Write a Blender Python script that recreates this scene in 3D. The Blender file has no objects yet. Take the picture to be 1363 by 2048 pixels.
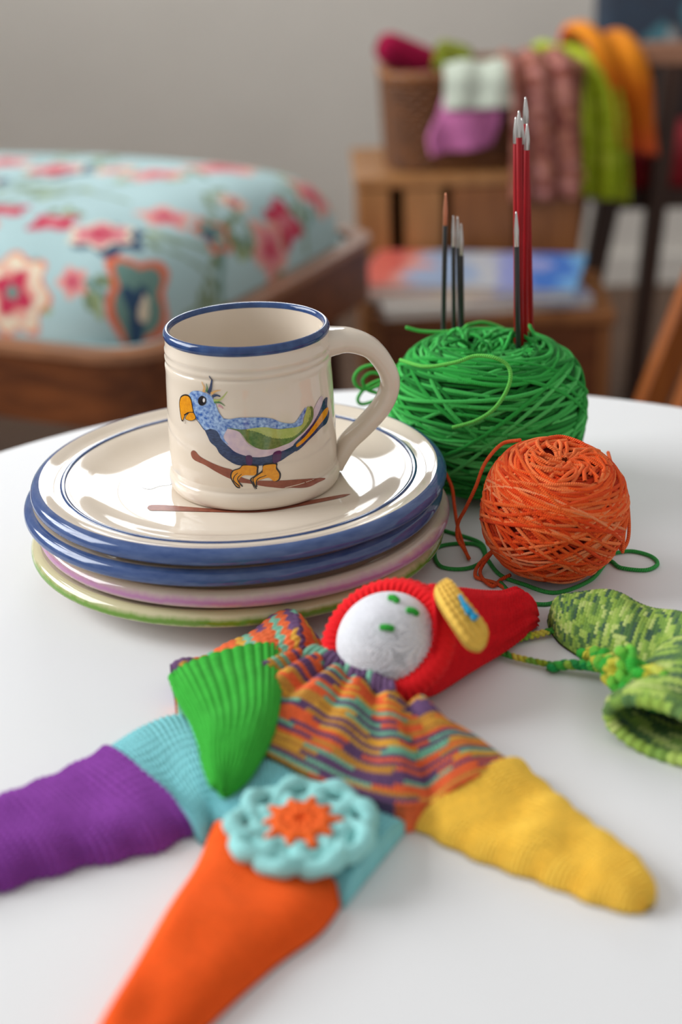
import bpy, bmesh, math, random
import numpy as np
from mathutils import Matrix, Vector

random.seed(7)
rng = np.random.default_rng(11)
scene = bpy.context.scene
COL = scene.collection
PI = math.pi

# ------------------------------------------------------------------ camera
# metres; the table top is z = 0, the floor is z = -0.60, +y looks into the room
cam = bpy.data.cameras.new('camera')
cam.sensor_fit = 'VERTICAL'
cam.sensor_height = 36.0
cam.lens = 50.0
cam.clip_start = 0.02
cam.dof.use_dof = True
cam.dof.focus_distance = 0.725
cam.dof.aperture_fstop = 4.2
cam_o = bpy.data.objects.new('camera', cam)
COL.objects.link(cam_o)
cam_o.matrix_world = (Matrix.Translation((0.0451, -0.7056, 0.331))
                      @ Matrix.Rotation(PI/2 - 0.4128, 4, 'X') @ Matrix.Rotation(-0.0353, 4, 'Z'))
scene.camera = cam_o

# ------------------------------------------------------------------ world, lights, exposure
world = bpy.data.worlds.new('world')
scene.world = world
world.use_nodes = True
wb = world.node_tree.nodes['Background']
wb.inputs['Color'].default_value = (1.0, 0.985, 0.965, 1)
wb.inputs['Strength'].default_value = 0.58

def window_light(name, loc, direction, sx, sy, power, color):
    l = bpy.data.lights.new(name, 'AREA')
    l.shape = 'RECTANGLE'; l.size = sx; l.size_y = sy; l.energy = power; l.color = color
    o = bpy.data.objects.new(name, l); COL.objects.link(o)
    o.location = loc
    o.rotation_euler = Vector(direction).to_track_quat('-Z', 'Y').to_euler()
    return o
# daylight coming in through the two windows (in the back wall and in the left wall)
window_light('daylight_back_window', (-0.30, 2.96, 1.16), (0, -1, 0), 1.16, 0.86, 27, (0.95, 0.98, 1.0))
window_light('daylight_side_window', (-2.68, 0.80, 1.55), (1, 0, -.15), 2.6, 1.9, 188, (0.95, 0.98, 1.0))

vs = scene.view_settings
vs.view_transform = 'Standard'; vs.look = 'None'; vs.gamma = 1.0; vs.exposure = 0.0
vs.use_curve_mapping = False

# ------------------------------------------------------------------ helpers
def lin(c):
    out = []
    for v in c[:3]:
        v = v/255.0
        out.append(v/12.92 if v <= 0.04045 else ((v+0.055)/1.055)**2.4)
    return (*out, 1.0)

def link_obj(o, parent=None):
    COL.objects.link(o)
    if parent is not None:
        o.parent = parent
    return o

def empty(name, loc=(0, 0, 0), rz=0.0, label=None, cat=None, group=None):
    o = bpy.data.objects.new(name, None)
    o.location = loc; o.rotation_euler = (0, 0, rz); o.empty_display_size = 0.02
    COL.objects.link(o)
    tag(o, label, cat, group)
    return o

def tag(o, label=None, cat=None, group=None, kind=None):
    if label: o['label'] = label
    if cat: o['category'] = cat
    if group: o['group'] = group
    if kind: o['kind'] = kind
    return o

def mk(name, V, Fc, mat, parent=None, smooth=True, uv=None, col=None):
    """one mesh object; V (n,3), Fc (m,4)/(m,3) array or list of lists, uv/col per vertex"""
    me = bpy.data.meshes.new(name)
    V = np.asarray(V, float)
    if isinstance(Fc, np.ndarray):
        k = Fc.shape[1]; m = len(Fc)
        me.vertices.add(len(V)); me.vertices.foreach_set('co', V.astype(np.float32).ravel())
        me.loops.add(m*k); me.loops.foreach_set('vertex_index', Fc.astype(np.int32).ravel())
        me.polygons.add(m)
        me.polygons.foreach_set('loop_start', np.arange(0, m*k, k, dtype=np.int32))
        me.update(calc_edges=True)
    else:
        me.from_pydata([tuple(v) for v in V], [], [list(f) for f in Fc])
    me.validate()
    me.polygons.foreach_set('use_smooth', np.full(len(me.polygons), bool(smooth)))
    li = np.empty(len(me.loops), np.int32); me.loops.foreach_get('vertex_index', li)
    if uv is not None:
        l = me.uv_layers.new(name='UVMap')
        l.data.foreach_set('uv', np.asarray(uv, np.float32)[li].ravel())
    if col is not None:
        a = me.color_attributes.new('tint', 'FLOAT_COLOR', 'POINT')
        c = np.ones((len(V), 4), np.float32); c[:, :3] = np.asarray(col)[:, :3]
        a.data.foreach_set('color', c.ravel())
    me.materials.append(mat)
    me.update()
    return link_obj(bpy.data.objects.new(name, me), parent)

class MB:
    """collects parts of one mesh"""
    def __init__(s): s.v = []; s.f = []; s.uv = []; s.c = []; s.n = 0
    def add(s, V, F, uv=None, col=None):
        V = np.asarray(V, float); F = np.asarray(F, int)
        s.v.append(V); s.f.append(F + s.n); s.n += len(V)
        s.uv.append(np.zeros((len(V), 2)) if uv is None else uv)
        s.c.append(np.ones((len(V), 3)) if col is None else np.broadcast_to(np.asarray(col)[..., :3], (len(V), 3)))
    def build(s, name, mat, parent=None, smooth=True):
        return mk(name, np.concatenate(s.v), np.concatenate(s.f), mat, parent, smooth, np.concatenate(s.uv), np.concatenate(s.c))

def grid_faces(nu, nv, wu=False, wv=False, off=0):
    i = np.arange(nu if wu else nu-1)[:, None]; j = np.arange(nv if wv else nv-1)[None, :]
    i2 = (i+1) % nu; j2 = (j+1) % nv
    f = np.stack([i*nv+j + 0*j, i2*nv+j, i2*nv+j2, i*nv+j2], -1).reshape(-1, 4)
    return f + off

def catmull(P, n, closed=False):
    P = np.asarray(P, float); m = len(P)
    if m == 2: 
        t = np.linspace(0, 1, n)[:, None]; return P[0]*(1-t)+P[1]*t
    if closed:
        Q = np.vstack([P[-1], P, P[0], P[1]]); segs = m
    else:
        Q = np.vstack([2*P[0]-P[1], P, 2*P[-1]-P[-2]]); segs = m-1
    # even spacing by chord length
    ch = np.linalg.norm(np.diff(np.vstack([P, P[:1]]) if closed else P, axis=0), axis=1) + 1e-9
    cum = np.concatenate([[0], np.cumsum(ch)])
    s = np.linspace(0, cum[-1], n, endpoint=not closed)
    k = np.clip(np.searchsorted(cum, s, 'right')-1, 0, segs-1)
    t = ((s-cum[k])/ch[k])[:, None]
    a, b, c, d = Q[k], Q[k+1], Q[k+2], Q[k+3]
    return .5*((2*b)+(-a+c)*t+(2*a-5*b+4*c-d)*t*t+(-a+3*b-3*c+d)*t**3)

def unit(v):
    v = np.asarray(v, float); return v/np.maximum(np.linalg.norm(v, axis=-1, keepdims=True), 1e-12)

def tube(P, r, sides=6, closed=False, ref=None):
    """tube along P (n,3); r scalar or (n,); ref optional (n,3) reference normals. returns V,F,uv"""
    P = np.asarray(P, float); n = len(P)
    T = unit(np.roll(P, -1, 0)-np.roll(P, 1, 0)) if closed else unit(np.gradient(P, axis=0))
    if ref is None:
        N = np.zeros_like(P); x = np.array([0, 0, 1.]) if abs(T[0][2]) < .9 else np.array([1., 0, 0])
        x = unit(x - T[0]*(x@T[0])); N[0] = x
        for i in range(1, n):
            x = N[i-1]; x = x - T[i]*(x@T[i]); N[i] = x/max(np.linalg.norm(x), 1e-9)
    else:
        N = unit(ref - T*np.sum(ref*T, 1, keepdims=True))
    B = np.cross(T, N)
    a = np.linspace(0, 2*PI, sides, endpoint=False)
    r = np.broadcast_to(np.asarray(r, float), (n,))
    V = P[:, None]+r[:, None, None]*(np.cos(a)[None, :, None]*N[:, None]+np.sin(a)[None, :, None]*B[:, None])
    L = np.concatenate([[0], np.cumsum(np.linalg.norm(np.diff(P, axis=0), axis=1))])
    uv = np.stack(np.broadcast_arrays(L[:, None], np.linspace(0, 1, sides, endpoint=False)[None]), -1)
    return V.reshape(-1, 3), grid_faces(n, sides, closed, True), uv.reshape(-1, 2)

def capped_tube(P, r, sides=8):
    """tube with rounded ends"""
    P = np.asarray(P, float); r = np.broadcast_to(np.asarray(r, float), (len(P),)).copy()
    t0 = unit(P[0]-P[1]); t1 = unit(P[-1]-P[-2])
    P2 = np.vstack([P[0]+t0*r[0]*.5, P[0]+t0*r[0]*.35, P, P[-1]+t1*r[-1]*.35, P[-1]+t1*r[-1]*.5])
    r2 = np.concatenate([[r[0]*.03, r[0]*.7], r, [r[-1]*.7, r[-1]*.03]])
    return tube(P2, r2, sides)

def lathe(prof, seg=96, cx=0, cy=0, z=0):
    prof = np.asarray(prof, float)
    a = np.linspace(0, 2*PI, seg, endpoint=False)
    V = np.stack([cx+prof[:, 0][:, None]*np.cos(a), cy+prof[:, 0][:, None]*np.sin(a), z+prof[:, 1][:, None]+0*a], -1)
    F = grid_faces(len(prof), seg, False, True)[:, ::-1]
    return V.reshape(-1, 3), F

def box(mb, lo, hi, bev=0.0):
    """box with chamfered edges from lo to hi"""
    lo = np.asarray(lo, float); hi = np.asarray(hi, float)
    bm = bmesh.new(); bmesh.ops.create_cube(bm, size=1)
    for v in bm.verts:
        v.co = Vector([(lo[i]+hi[i])/2+v.co[i]*(hi[i]-lo[i]) for i in range(3)])
    if bev > 0:
        bmesh.ops.bevel(bm, geom=bm.edges[:], offset=bev, segments=2, profile=.5, affect='EDGES')
    bmesh.ops.triangulate(bm, faces=bm.faces[:])
    bm.verts.index_update()
    V = np.array([v.co[:] for v in bm.verts]); F = np.array([[v.index for v in f.verts] for f in bm.faces]); bm.free()
    mb.add(V, F)

def block(name, lo, hi, mat, parent=None, bev=.002, rot=None):
    m = MB(); box(m, lo, hi, bev); o = m.build(name, mat, parent, smooth=False)
    return o

def bar(name, a, b, w, d, mat, parent=None, w2=None, d2=None, bev=.15):
    """straight square bar with bevelled corners from a to b, tapering to w2 x d2"""
    a = np.asarray(a, float); b = np.asarray(b, float); w2 = w if w2 is None else w2; d2 = d if d2 is None else d2
    t = unit(b-a); x = np.array([1., 0, 0]) if abs(t[0]) < .9 else np.array([0, 1., 0])
    x = unit(x-t*(x@t)); y = np.cross(t, x)
    oct_ = np.array([[1, 1-bev], [1-bev, 1], [-1+bev, 1], [-1, 1-bev], [-1, -1+bev], [-1+bev, -1], [1-bev, -1], [1, -1+bev]])/2
    V = [p + x*o[0]*ww + y*o[1]*dd for p, ww, dd in ((a, w, d), (b, w2, d2)) for o in oct_]
    F = [[i, (i+1) % 8, 8+(i+1) % 8, 8+i] for i in range(8)] + [list(range(7, -1, -1)), list(range(8, 16))]
    return mk(name, V, F, mat, parent, smooth=False)

# ------------------------------------------------------------------ materials
MATS = {}
def nodes_of(name):
    m = bpy.data.materials.new(name); m.use_nodes = True
    nt = m.node_tree; b = nt.nodes['Principled BSDF']
    MATS[name] = m
    return m, nt, b

def N(nt, t, **kw):
    n = nt.nodes.new(t)
    for k, v in kw.items(): setattr(n, k, v)
    return n

def mixcol(nt, fac, a, b, blend='MIX'):
    n = N(nt, 'ShaderNodeMix', data_type='RGBA', blend_type=blend)
    for sock, v in ((n.inputs[0], fac), (n.inputs[6], a), (n.inputs[7], b)):
        if hasattr(v, 'is_linked') or hasattr(v, 'links'): nt.links.new(v, sock)
        else: sock.default_value = v
    return n.outputs[2]

def noise(nt, scale, detail=3, coord='Object', stretch=None, rough=.5):
    tc = N(nt, 'ShaderNodeTexCoord'); n = N(nt, 'ShaderNodeTexNoise')
    n.inputs['Scale'].default_value = scale; n.inputs['Detail'].default_value = detail; n.inputs['Roughness'].default_value = rough
    if stretch:
        mp = N(nt, 'ShaderNodeMapping'); mp.inputs['Scale'].default_value = stretch
        nt.links.new(tc.outputs[coord], mp.inputs[0]); nt.links.new(mp.outputs[0], n.inputs['Vector'])
    else:
        nt.links.new(tc.outputs[coord], n.inputs['Vector'])
    return n.outputs['Fac']

def ramp(nt, fac, stops, mode='LINEAR'):
    r = N(nt, 'ShaderNodeValToRGB'); r.color_ramp.interpolation = mode
    e = r.color_ramp.elements
    while len(e) < len(stops): e.new(.5)
    for i, (p, c) in enumerate(stops):
        e[i].position = p; e[i].color = c if len(c) == 4 else (*c, 1)
    nt.links.new(fac, r.inputs[0]); return r.outputs[0]

def bump(nt, b, h, strength=.3, dist=.001):
    n = N(nt, 'ShaderNodeBump'); n.inputs['Strength'].default_value = strength; n.inputs['Distance'].default_value = dist
    nt.links.new(h, n.inputs['Height']); nt.links.new(n.outputs[0], b.inputs['Normal'])

def plain(name, c1, c2=None, scale=40, rough=.5, bumpd=0, stretch=None, spec=.5, metal=0, coat=0, sheen=0, detail=3):
    m, nt, b = nodes_of(name)
    f = noise(nt, scale, detail, 'Object', stretch)
    c2 = c2 or tuple(max(0, v-14) for v in c1)
    nt.links.new(ramp(nt, f, [(.3, lin(c1)), (.7, lin(c2))]), b.inputs['Base Color'])
    b.inputs['Roughness'].default_value = rough; b.inputs['Specular IOR Level'].default_value = spec
    b.inputs['Metallic'].default_value = metal; b.inputs['Coat Weight'].default_value = coat
    b.inputs['Coat Roughness'].default_value = .05
    b.inputs['Sheen Weight'].default_value = sheen
    if bumpd: bump(nt, b, f, .5, bumpd)
    return m

def yarn_mat(name, twist=900.0, rough=.85, gain=1.0):
    """strand colour from the 'tint' attribute, plied twist as fine relief"""
    m, nt, b = nodes_of(name)
    at = N(nt, 'ShaderNodeAttribute', attribute_name='tint')
    f = noise(nt, 700, 2)
    nt.links.new(mixcol(nt, f, (.85, .85, .85, 1), (1.15, 1.15, 1.15, 1)), (mm := N(nt, 'ShaderNodeMix', data_type='RGBA', blend_type='MULTIPLY')).inputs[7])
    mm.inputs[0].default_value = 1.0
    nt.links.new(at.outputs['Color'], mm.inputs[6]); nt.links.new(mm.outputs[2], b.inputs['Base Color'])
    uvn = N(nt, 'ShaderNodeUVMap'); sx = N(nt, 'ShaderNodeSeparateXYZ'); nt.links.new(uvn.outputs[0], sx.inputs[0])
    mu = N(nt, 'ShaderNodeMath', operation='MULTIPLY'); mu.inputs[1].default_value = twist*2*PI; nt.links.new(sx.outputs[0], mu.inputs[0])
    mv = N(nt, 'ShaderNodeMath', operation='MULTIPLY_ADD'); mv.inputs[1].default_value = 4*PI
    nt.links.new(sx.outputs[1], mv.inputs[0]); nt.links.new(mu.outputs[0], mv.inputs[2])
    sn = N(nt, 'ShaderNodeMath', operation='SINE'); nt.links.new(mv.outputs[0], sn.inputs[0])
    bump(nt, b, sn.outputs[0], .6, .0004)
    b.inputs['Roughness'].default_value = rough; b.inputs['Specular IOR Level'].default_value = .12
    b.inputs['Sheen Weight'].default_value = .05; b.inputs['Sheen Roughness'].default_value = .5
    return m

def knit_mat(name, rough=.9):
    m, nt, b = nodes_of(name)
    at = N(nt, 'ShaderNodeAttribute', attribute_name='tint')
    f = noise(nt, 900, 3)
    mm = N(nt, 'ShaderNodeMix', data_type='RGBA', blend_type='MULTIPLY'); mm.inputs[0].default_value = 1
    nt.links.new(at.outputs['Color'], mm.inputs[6])
    nt.links.new(mixcol(nt, f, (.8, .8, .8, 1), (1.15, 1.15, 1.15, 1)), mm.inputs[7])
    nt.links.new(mm.outputs[2], b.inputs['Base Color'])
    bump(nt, b, f, .5, .0006)
    b.inputs['Roughness'].default_value = rough; b.inputs['Specular IOR Level'].default_value = .08
    b.inputs['Sheen Weight'].default_value = .04; b.inputs['Sheen Roughness'].default_value = .5
    return m

def glaze(name, c1, c2, scale=60, rough=.07, stretch=None):
    m = plain(name, c1, c2, scale, rough, 0, stretch, .5)
    return m

def band_glaze(name, base, color, z0, z1, soft, rough=.08):
    """glaze stripe painted round the edge, between two heights of the rim, with brushed uneven borders"""
    m, nt, b = nodes_of(name)
    tc = N(nt, 'ShaderNodeTexCoord'); sx = N(nt, 'ShaderNodeSeparateXYZ'); nt.links.new(tc.outputs['Object'], sx.inputs[0])
    f = noise(nt, 160, 3, 'Object', (1, 1, .4))
    wob = N(nt, 'ShaderNodeMath', operation='MULTIPLY_ADD'); wob.inputs[1].default_value = .003; wob.inputs[2].default_value = -.0015
    nt.links.new(f, wob.inputs[0])
    z = N(nt, 'ShaderNodeMath', operation='ADD'); nt.links.new(sx.outputs[2], z.inputs[0]); nt.links.new(wob.outputs[0], z.inputs[1])
    mr = N(nt, 'ShaderNodeMapRange'); mr.inputs[1].default_value = -.004; mr.inputs[2].default_value = .012
    nt.links.new(z.outputs[0], mr.inputs[0])
    q = lambda v: (v+.004)/.016
    c = ramp(nt, mr.outputs[0], [(q(z0)-soft, lin(base)), (q(z0)+soft, lin(color)), (q(z1)-soft, lin(color)), (q(z1)+soft, lin(base))])
    nt.links.new(c, b.inputs['Base Color']); b.inputs['Roughness'].default_value = rough
    return m

CREAM = (224, 211, 195)
M_cream = glaze('cream_glaze', CREAM, (218, 204, 186), 30, .06)
M_blue = glaze('blue_glaze', (50, 74, 124), (78, 98, 142), 90, .08, (1, 1, 5))
M_bluerim = glaze('navy_glaze', (30, 54, 102), (52, 80, 128), 140, .08)
M_pinkedge = band_glaze('pink_edge_glaze', (196, 180, 164), (176, 120, 160), .0034, .0072, .10)  # cream base and pink darkened: shade on this lower plate painted into the glaze
M_greenedge = band_glaze('green_edge_glaze', (202, 194, 156), (104, 146, 44), .0030, .0068, .08)  # base tone deepened to paint in the shade low in the stack
M_yarn = yarn_mat('wool_yarn')
M_knit = knit_mat('knitted_wool')
M_table = plain('white_laminate', (226, 226, 227), (223, 223, 224), 3, .65, 0, None, .2)
M_wall = plain('painted_plaster', (218, 212, 203), (213, 207, 198), 4, .9, .0006)
M_floor = plain('brown_floor_boards', (104, 76, 56), (84, 58, 40), 6, .5, .0004, (1, 12, 1))
M_walnut = plain('walnut_wood', (116, 62, 26), (82, 40, 14), 9, .45, .0006, (1.5, 9, 9), .4)
M_walnut_edge = plain('pale_walnut_edge', (160, 110, 78), (132, 86, 58), 20, .4, 0, (1, 6, 6))  # lip wood, a paler brown than the rails
M_darkwood = plain('dark_wood', (62, 34, 20), (44, 24, 14), 12, .45, 0, (8, 8, 1))
M_oak = plain('oak_board', (176, 124, 72), (150, 100, 54), 9, .5, .0005, (9, 9, 1))
M_oak2 = plain('brown_oak_board', (148, 92, 46), (118, 68, 30), 9, .5, .0005, (9, 9, 1))
M_wicker = plain('brown_wicker', (118, 68, 24), (78, 42, 12), 60, .5, .0006)
M_steel = plain('needle_steel', (205, 203, 200), (190, 188, 186), 30, .28, 0, None, .5, .9)
M_copper = plain('needle_copper', (214, 142, 112), (196, 124, 96), 40, .3, 0, None, .5, .9)
M_needleblack = plain('needle_black', (46, 46, 46), (32, 32, 33), 60, .35)
M_needlered = plain('needle_red', (160, 8, 22), (136, 4, 16), 50, .45, 0, None, .3)

# ================================================================== THE SETTING
FLOOR = -0.60
def struct(o): o['kind'] = 'structure'; return o
struct(block('floor', (-2.66, -1.4, FLOOR-.05), (3.8, 2.98, FLOOR), M_floor, bev=0))
# back wall with a window opening above the picture
def wall_with_hole(name, axis, pos, thick, a0, a1, z0, z1, h0, h1, hz0, hz1):
    m = MB()
    def bx(u0, u1, w0, w1):
        if axis == 'y': box(m, (u0, pos, w0), (u1, pos+thick, w1))
        else: box(m, (pos-thick, u0, w0), (pos, u1, w1))
    bx(a0, h0, z0, z1); bx(h1, a1, z0, z1); bx(h0, h1, z0, hz0); bx(h0, h1, hz1, z1)
    return struct(m.build(name, M_wall, None, False))
wall_with_hole('wall_back', 'y', 2.78, .16, -2.66, 3.8, FLOOR, 2.75, -.90, .30, .72, 1.60)
wall_with_hole('wall_left', 'x', -2.50, .16, -1.4, 2.94, FLOOR, 2.75, -.50, 2.10, .60, 2.50)
struct(block('baseboard_back', (-2.50, 2.762, FLOOR), (3.8, 2.78, FLOOR+.08), M_wall, bev=.004))

M_frame = plain('white_window_frame', (228, 226, 222), None, 20, .4)
def pane_mat():
    m, nt, b = nodes_of('window_glass')
    tr = N(nt, 'ShaderNodeBsdfTransparent'); gl = N(nt, 'ShaderNodeBsdfGlossy'); gl.inputs['Roughness'].default_value = .02
    fr = N(nt, 'ShaderNodeFresnel'); fr.inputs['IOR'].default_value = 1.45
    mx = N(nt, 'ShaderNodeMixShader'); nt.links.new(fr.outputs[0], mx.inputs[0])
    nt.links.new(tr.outputs[0], mx.inputs[1]); nt.links.new(gl.outputs[0], mx.inputs[2])
    nt.links.new(mx.outputs[0], nt.nodes['Material Output'].inputs['Surface'])
    return m
M_pane = pane_mat()
def window(name, axis, pos, a0, a1, z0, z1, nx):
    e = empty(name, (0, 0, 0)); struct(e)
    def bx(nm, u0, u1, w0, w1, d, mat):
        if axis == 'y': return block(nm, (u0, pos-d, w0), (u1, pos+d, w1), mat, e, bev=0)
        return block(nm, (pos-d, u0, w0), (pos+d, u1, w1), mat, e, bev=0)
    t = .045
    bx('window_frame', a0, a0+t, z0, z1, .03, M_frame); bx('window_frame', a1-t, a1, z0, z1, .03, M_frame)
    bx('window_frame', a0+t, a1-t, z0, z0+t, .03, M_frame); bx('window_frame', a0+t, a1-t, z1-t, z1, .03, M_frame)
    w = (a1-a0-2*t)/nx
    for i in range(nx):
        if i: bx('glazing_bar', a0+t+i*w-.02, a0+t+i*w+.02, z0+t, z1-t, .025, M_frame)
        bx('pane', a0+t+i*w+(.02 if i else 0), a0+t+(i+1)*w-(.02 if i < nx-1 else 0), z0+t, z1-t, .002, M_pane)
window('window_1', 'y', 2.86, -.90, .30, .72, 1.60, 2)
window('window_2', 'x', -2.58, -.50, 2.10, .60, 2.50, 3)

# ================================================================== THE TABLE
tb = empty('round_table', (.076, -.096, FLOOR), 0, 'round white table with a thin top carrying plates, mug and wool', 'table')
prof = [(0, .600-.60), (.362, 0), (.367, -.001), (.3698, -.004), (.3706, -.010), (.3698, -.017), (.366, -.021), (.36, -.022), (0, -.022)]
V, F = lathe([(r, z+.60) for r, z in [(p[0], p[1]) for p in prof]], 160)
mk('tabletop', V, F, M_table, tb)
V, F = lathe([(0, .578), (.045, .578), (.045, .56), (.028, .54), (.026, .30), (.027, .05), (.05, .03)], 40)
mk('pedestal', V, F, M_frame, tb)
V, F = lathe([(0, .0301), (.05, .030), (.20, .016), (.215, .008), (.215, 0), (0, 0)], 64)
mk('foot', V, F, M_frame, tb)

# ================================================================== THE PLATES
def decal_flat(name, pts, z, mat, parent, n=6):
    P = catmull(np.array([[p[0], p[1], 0] for p in pts]), len(pts)*n, True)
    bm = bmesh.new(); f = bm.faces.new([bm.verts.new((p[0], p[1], z)) for p in P])
    bmesh.ops.triangulate(bm, faces=[f]); bm.normal_update()
    if bm.faces[:][0].normal.z < 0: bmesh.ops.reverse_faces(bm, faces=bm.faces[:])
    me = bpy.data.meshes.new(name); bm.to_mesh(me); bm.free(); me.materials.append(mat)
    return link_obj(bpy.data.objects.new(name, me), parent)

def plate(cx, cy, zw, foot, k, edge_mat, label, ring):
    e = empty('dinner_plate', (cx, cy, zw), 0, label, 'plate', 'stack of glazed plates')
    inner = [(0, 0), (.03, 0), (.060, 0), (.066, .0003), (.072, .0013), (.078, .0029), (.084, .0050), (.089, .0064), (.0925, .0069), (.097, .0073),
             (.100, .0080), (.1022, .0090), (.1038, .0096), (.105, .0097)]
    edge = [(.105, .0097), (.1065, .0094), (.1082, .0084), (.1094, .0069), (.1099, .0052), (.1097, .0036), (.1088, .0024), (.107, .0018)]
    under = [(.107, .0018), (.103, .0012), (.095, -.0004), (.084, -.0036), (.074, -.0062), (.067, -.0068), (.0635, -foot+.0006), (.0625, -foot), (.0585, -foot), (.0575, -foot+.002), (0, -foot+.002)]
    sm = lambda pr: catmull(np.array([[r*k, z, 0] for r, z in pr]), len(pr)*3)[:, :2]
    V, F = lathe(sm(inner), 160); mk('plate_face', V, F, M_cream, e)
    V, F = lathe(sm(edge), 160); mk('rim_band', V, F, edge_mat, e)
    V, F = lathe([(r*k, z) for r, z in under], 160); mk('underside', V, F, M_cream, e)
    if ring:
        V, F = lathe([(.0916*k, .0069), (.0920*k, .0073), (.0930*k, .0075), (.0940*k, .0076), (.0944*k, .0070)], 160); mk('painted_ring', V, F, M_bluerim, e)
    return e
p1 = plate(-.0080, -.0020, .0430, .0110, 1.000, M_blue, 'cream plate with broad blue rim and thin blue ring, topmost of the stack', True)
p2 = plate(-.0115, .0005, .0320, .0115, 1.015, M_blue, 'blue-rimmed plate second from the top of the stack', False)
p3 = plate(-.0065, -.0010, .0205, .0105, 1.000, M_pinkedge, 'plate with a soft pink stripe round its edge, third in the stack', False)
p4 = plate(-.0105, .0005, .0100, .0100, 1.012, M_greenedge, 'plate with a green line round its edge, bottom of the stack', False)
M_brown = glaze('brown_paint_glaze', (150, 84, 62), (128, 66, 48), 300, .4)
M_paleblue = glaze('pale_blue_paint_glaze', (158, 178, 206), (190, 202, 216), 260, .1)
def rel(pts, o): return [(p[0]-o[0], p[1]-o[1]) for p in pts]
O1 = (-.0080, -.0020)
br = decal_flat('painted_branch', rel([(-0.0538, -0.0314, 0.0432), (-0.0453, -0.0315, 0.0432), (-0.0191, -0.0384, 0.0432), (0.004, -0.0391, 0.0432), (0.0244, -0.0338, 0.0432), (0.0476, -0.0254, 0.0432), (0.0476, -0.0287, 0.0432), (0.0244, -0.039, 0.0432), (0.0042, -0.0449, 0.0432), (-0.0188, -0.0428, 0.0432), (-0.0446, -0.0387, 0.0432), (-0.0527, -0.0373, 0.0432)], O1), .0002, M_brown, p1)
decal_flat('painted_wing', rel([(-0.0463, 0.0205, 0.0432), (-0.052, 0.0137, 0.0432), (-0.0563, 0.0055, 0.0432), (-0.0605, 0.0003, 0.0432), (-0.0603, -0.006, 0.0432), (-0.0555, -0.0092, 0.0432), (-0.0511, -0.0055, 0.0432), (-0.0442, -0.0019, 0.0432)], O1), .0002, M_paleblue, p1)

# ================================================================== THE MUG
MZ = .0431
mug = empty('parrot_mug', (0, 0, MZ), 0, 'cream glazed mug with blue rim and painted parrot standing on the plates', 'mug')
outer = [(0, .0004), (.0385, .0004), (.0395, 0), (.0420, 0), (.0443, .0010), (.0452, .0030), (.0455, .0060), (.0452, .0080), (.0447, .0093), (.0437, .0102), (.0443, .0112), (.0437, .0122), (.0441, .0132),
         (.0441, .0200), (.0440, .030), (.0436, .045), (.0431, .058), (.0428, .0640), (.0430, .0672), (.0426, .0684), (.0419, .0692), (.0427, .0702), (.0428, .0718), (.0419, .0730), (.0426, .0742),
         (.0426, .0758), (.0420, .0772), (.0420, .0812)]
rim = [(.0420, .0812), (.0424, .0818), (.0427, .0828), (.0426, .0842), (.0420, .0854), (.0411, .0861), (.0402, .0858), (.0396, .0847), (.0394, .0832)]
inner = [(.0394, .0832), (.0393, .08), (.0394, .06), (.0397, .03), (.0396, .015), (.0385, .009), (.035, .0062), (.02, .0056), (0, .0055)]
V, F = lathe(outer, 160); mk('mug_body', V, F, M_cream, mug)
V, F = lathe(rim, 160); mk('blue_rim', V, F, M_bluerim, mug)
V, F = lathe(inner, 160); mk('mug_inside', V, F, M_cream, mug)
# handle: oval section swept in an upright plane
ph = .15
hp = catmull(np.array([(.0392, .0728, 0), (.0450, .0733, 0), (.0537, .0728, 0), (.0645, .0675, 0), (.0722, .0565, 0), (.0742, .0470, 0), (.0702, .0362, 0), (.0604, .0253, 0), (.0512, .0170, 0), (.0462, .0095, 0), (.0432, .004, 0)]), 60)
hw = np.interp(np.linspace(0, 1, 60), [0, .1, .25, .5, .8, .92, 1], [.0135, .0105, .0092, .0084, .0080, .0084, .0080])
hd = np.interp(np.linspace(0, 1, 60), [0, .1, .25, .5, .8, 1], [.0074, .0062, .0055, .0049, .0046, .0044])
er = np.array([math.cos(ph), math.sin(ph), 0]); ez = np.array([0, 0, 1.]); en = np.cross(er, ez)
Pc = hp[:, :1]*er+hp[:, 1:2]*ez
T = unit(np.gradient(Pc, axis=0)); S = np.cross(T, en)
a = np.linspace(0, 2*PI, 24, endpoint=False)
ca = np.sign(np.cos(a))*np.abs(np.cos(a))**.8; sa = np.sign(np.sin(a))*np.abs(np.sin(a))**.8
V = Pc[:, None]+ca[None, :, None]*hw[:, None, None]*en+sa[None, :, None]*hd[:, None, None]*S[:, None]
mk('handle', V.reshape(-1, 3), grid_faces(60, 24, False, True), M_cream, mug)

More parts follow.
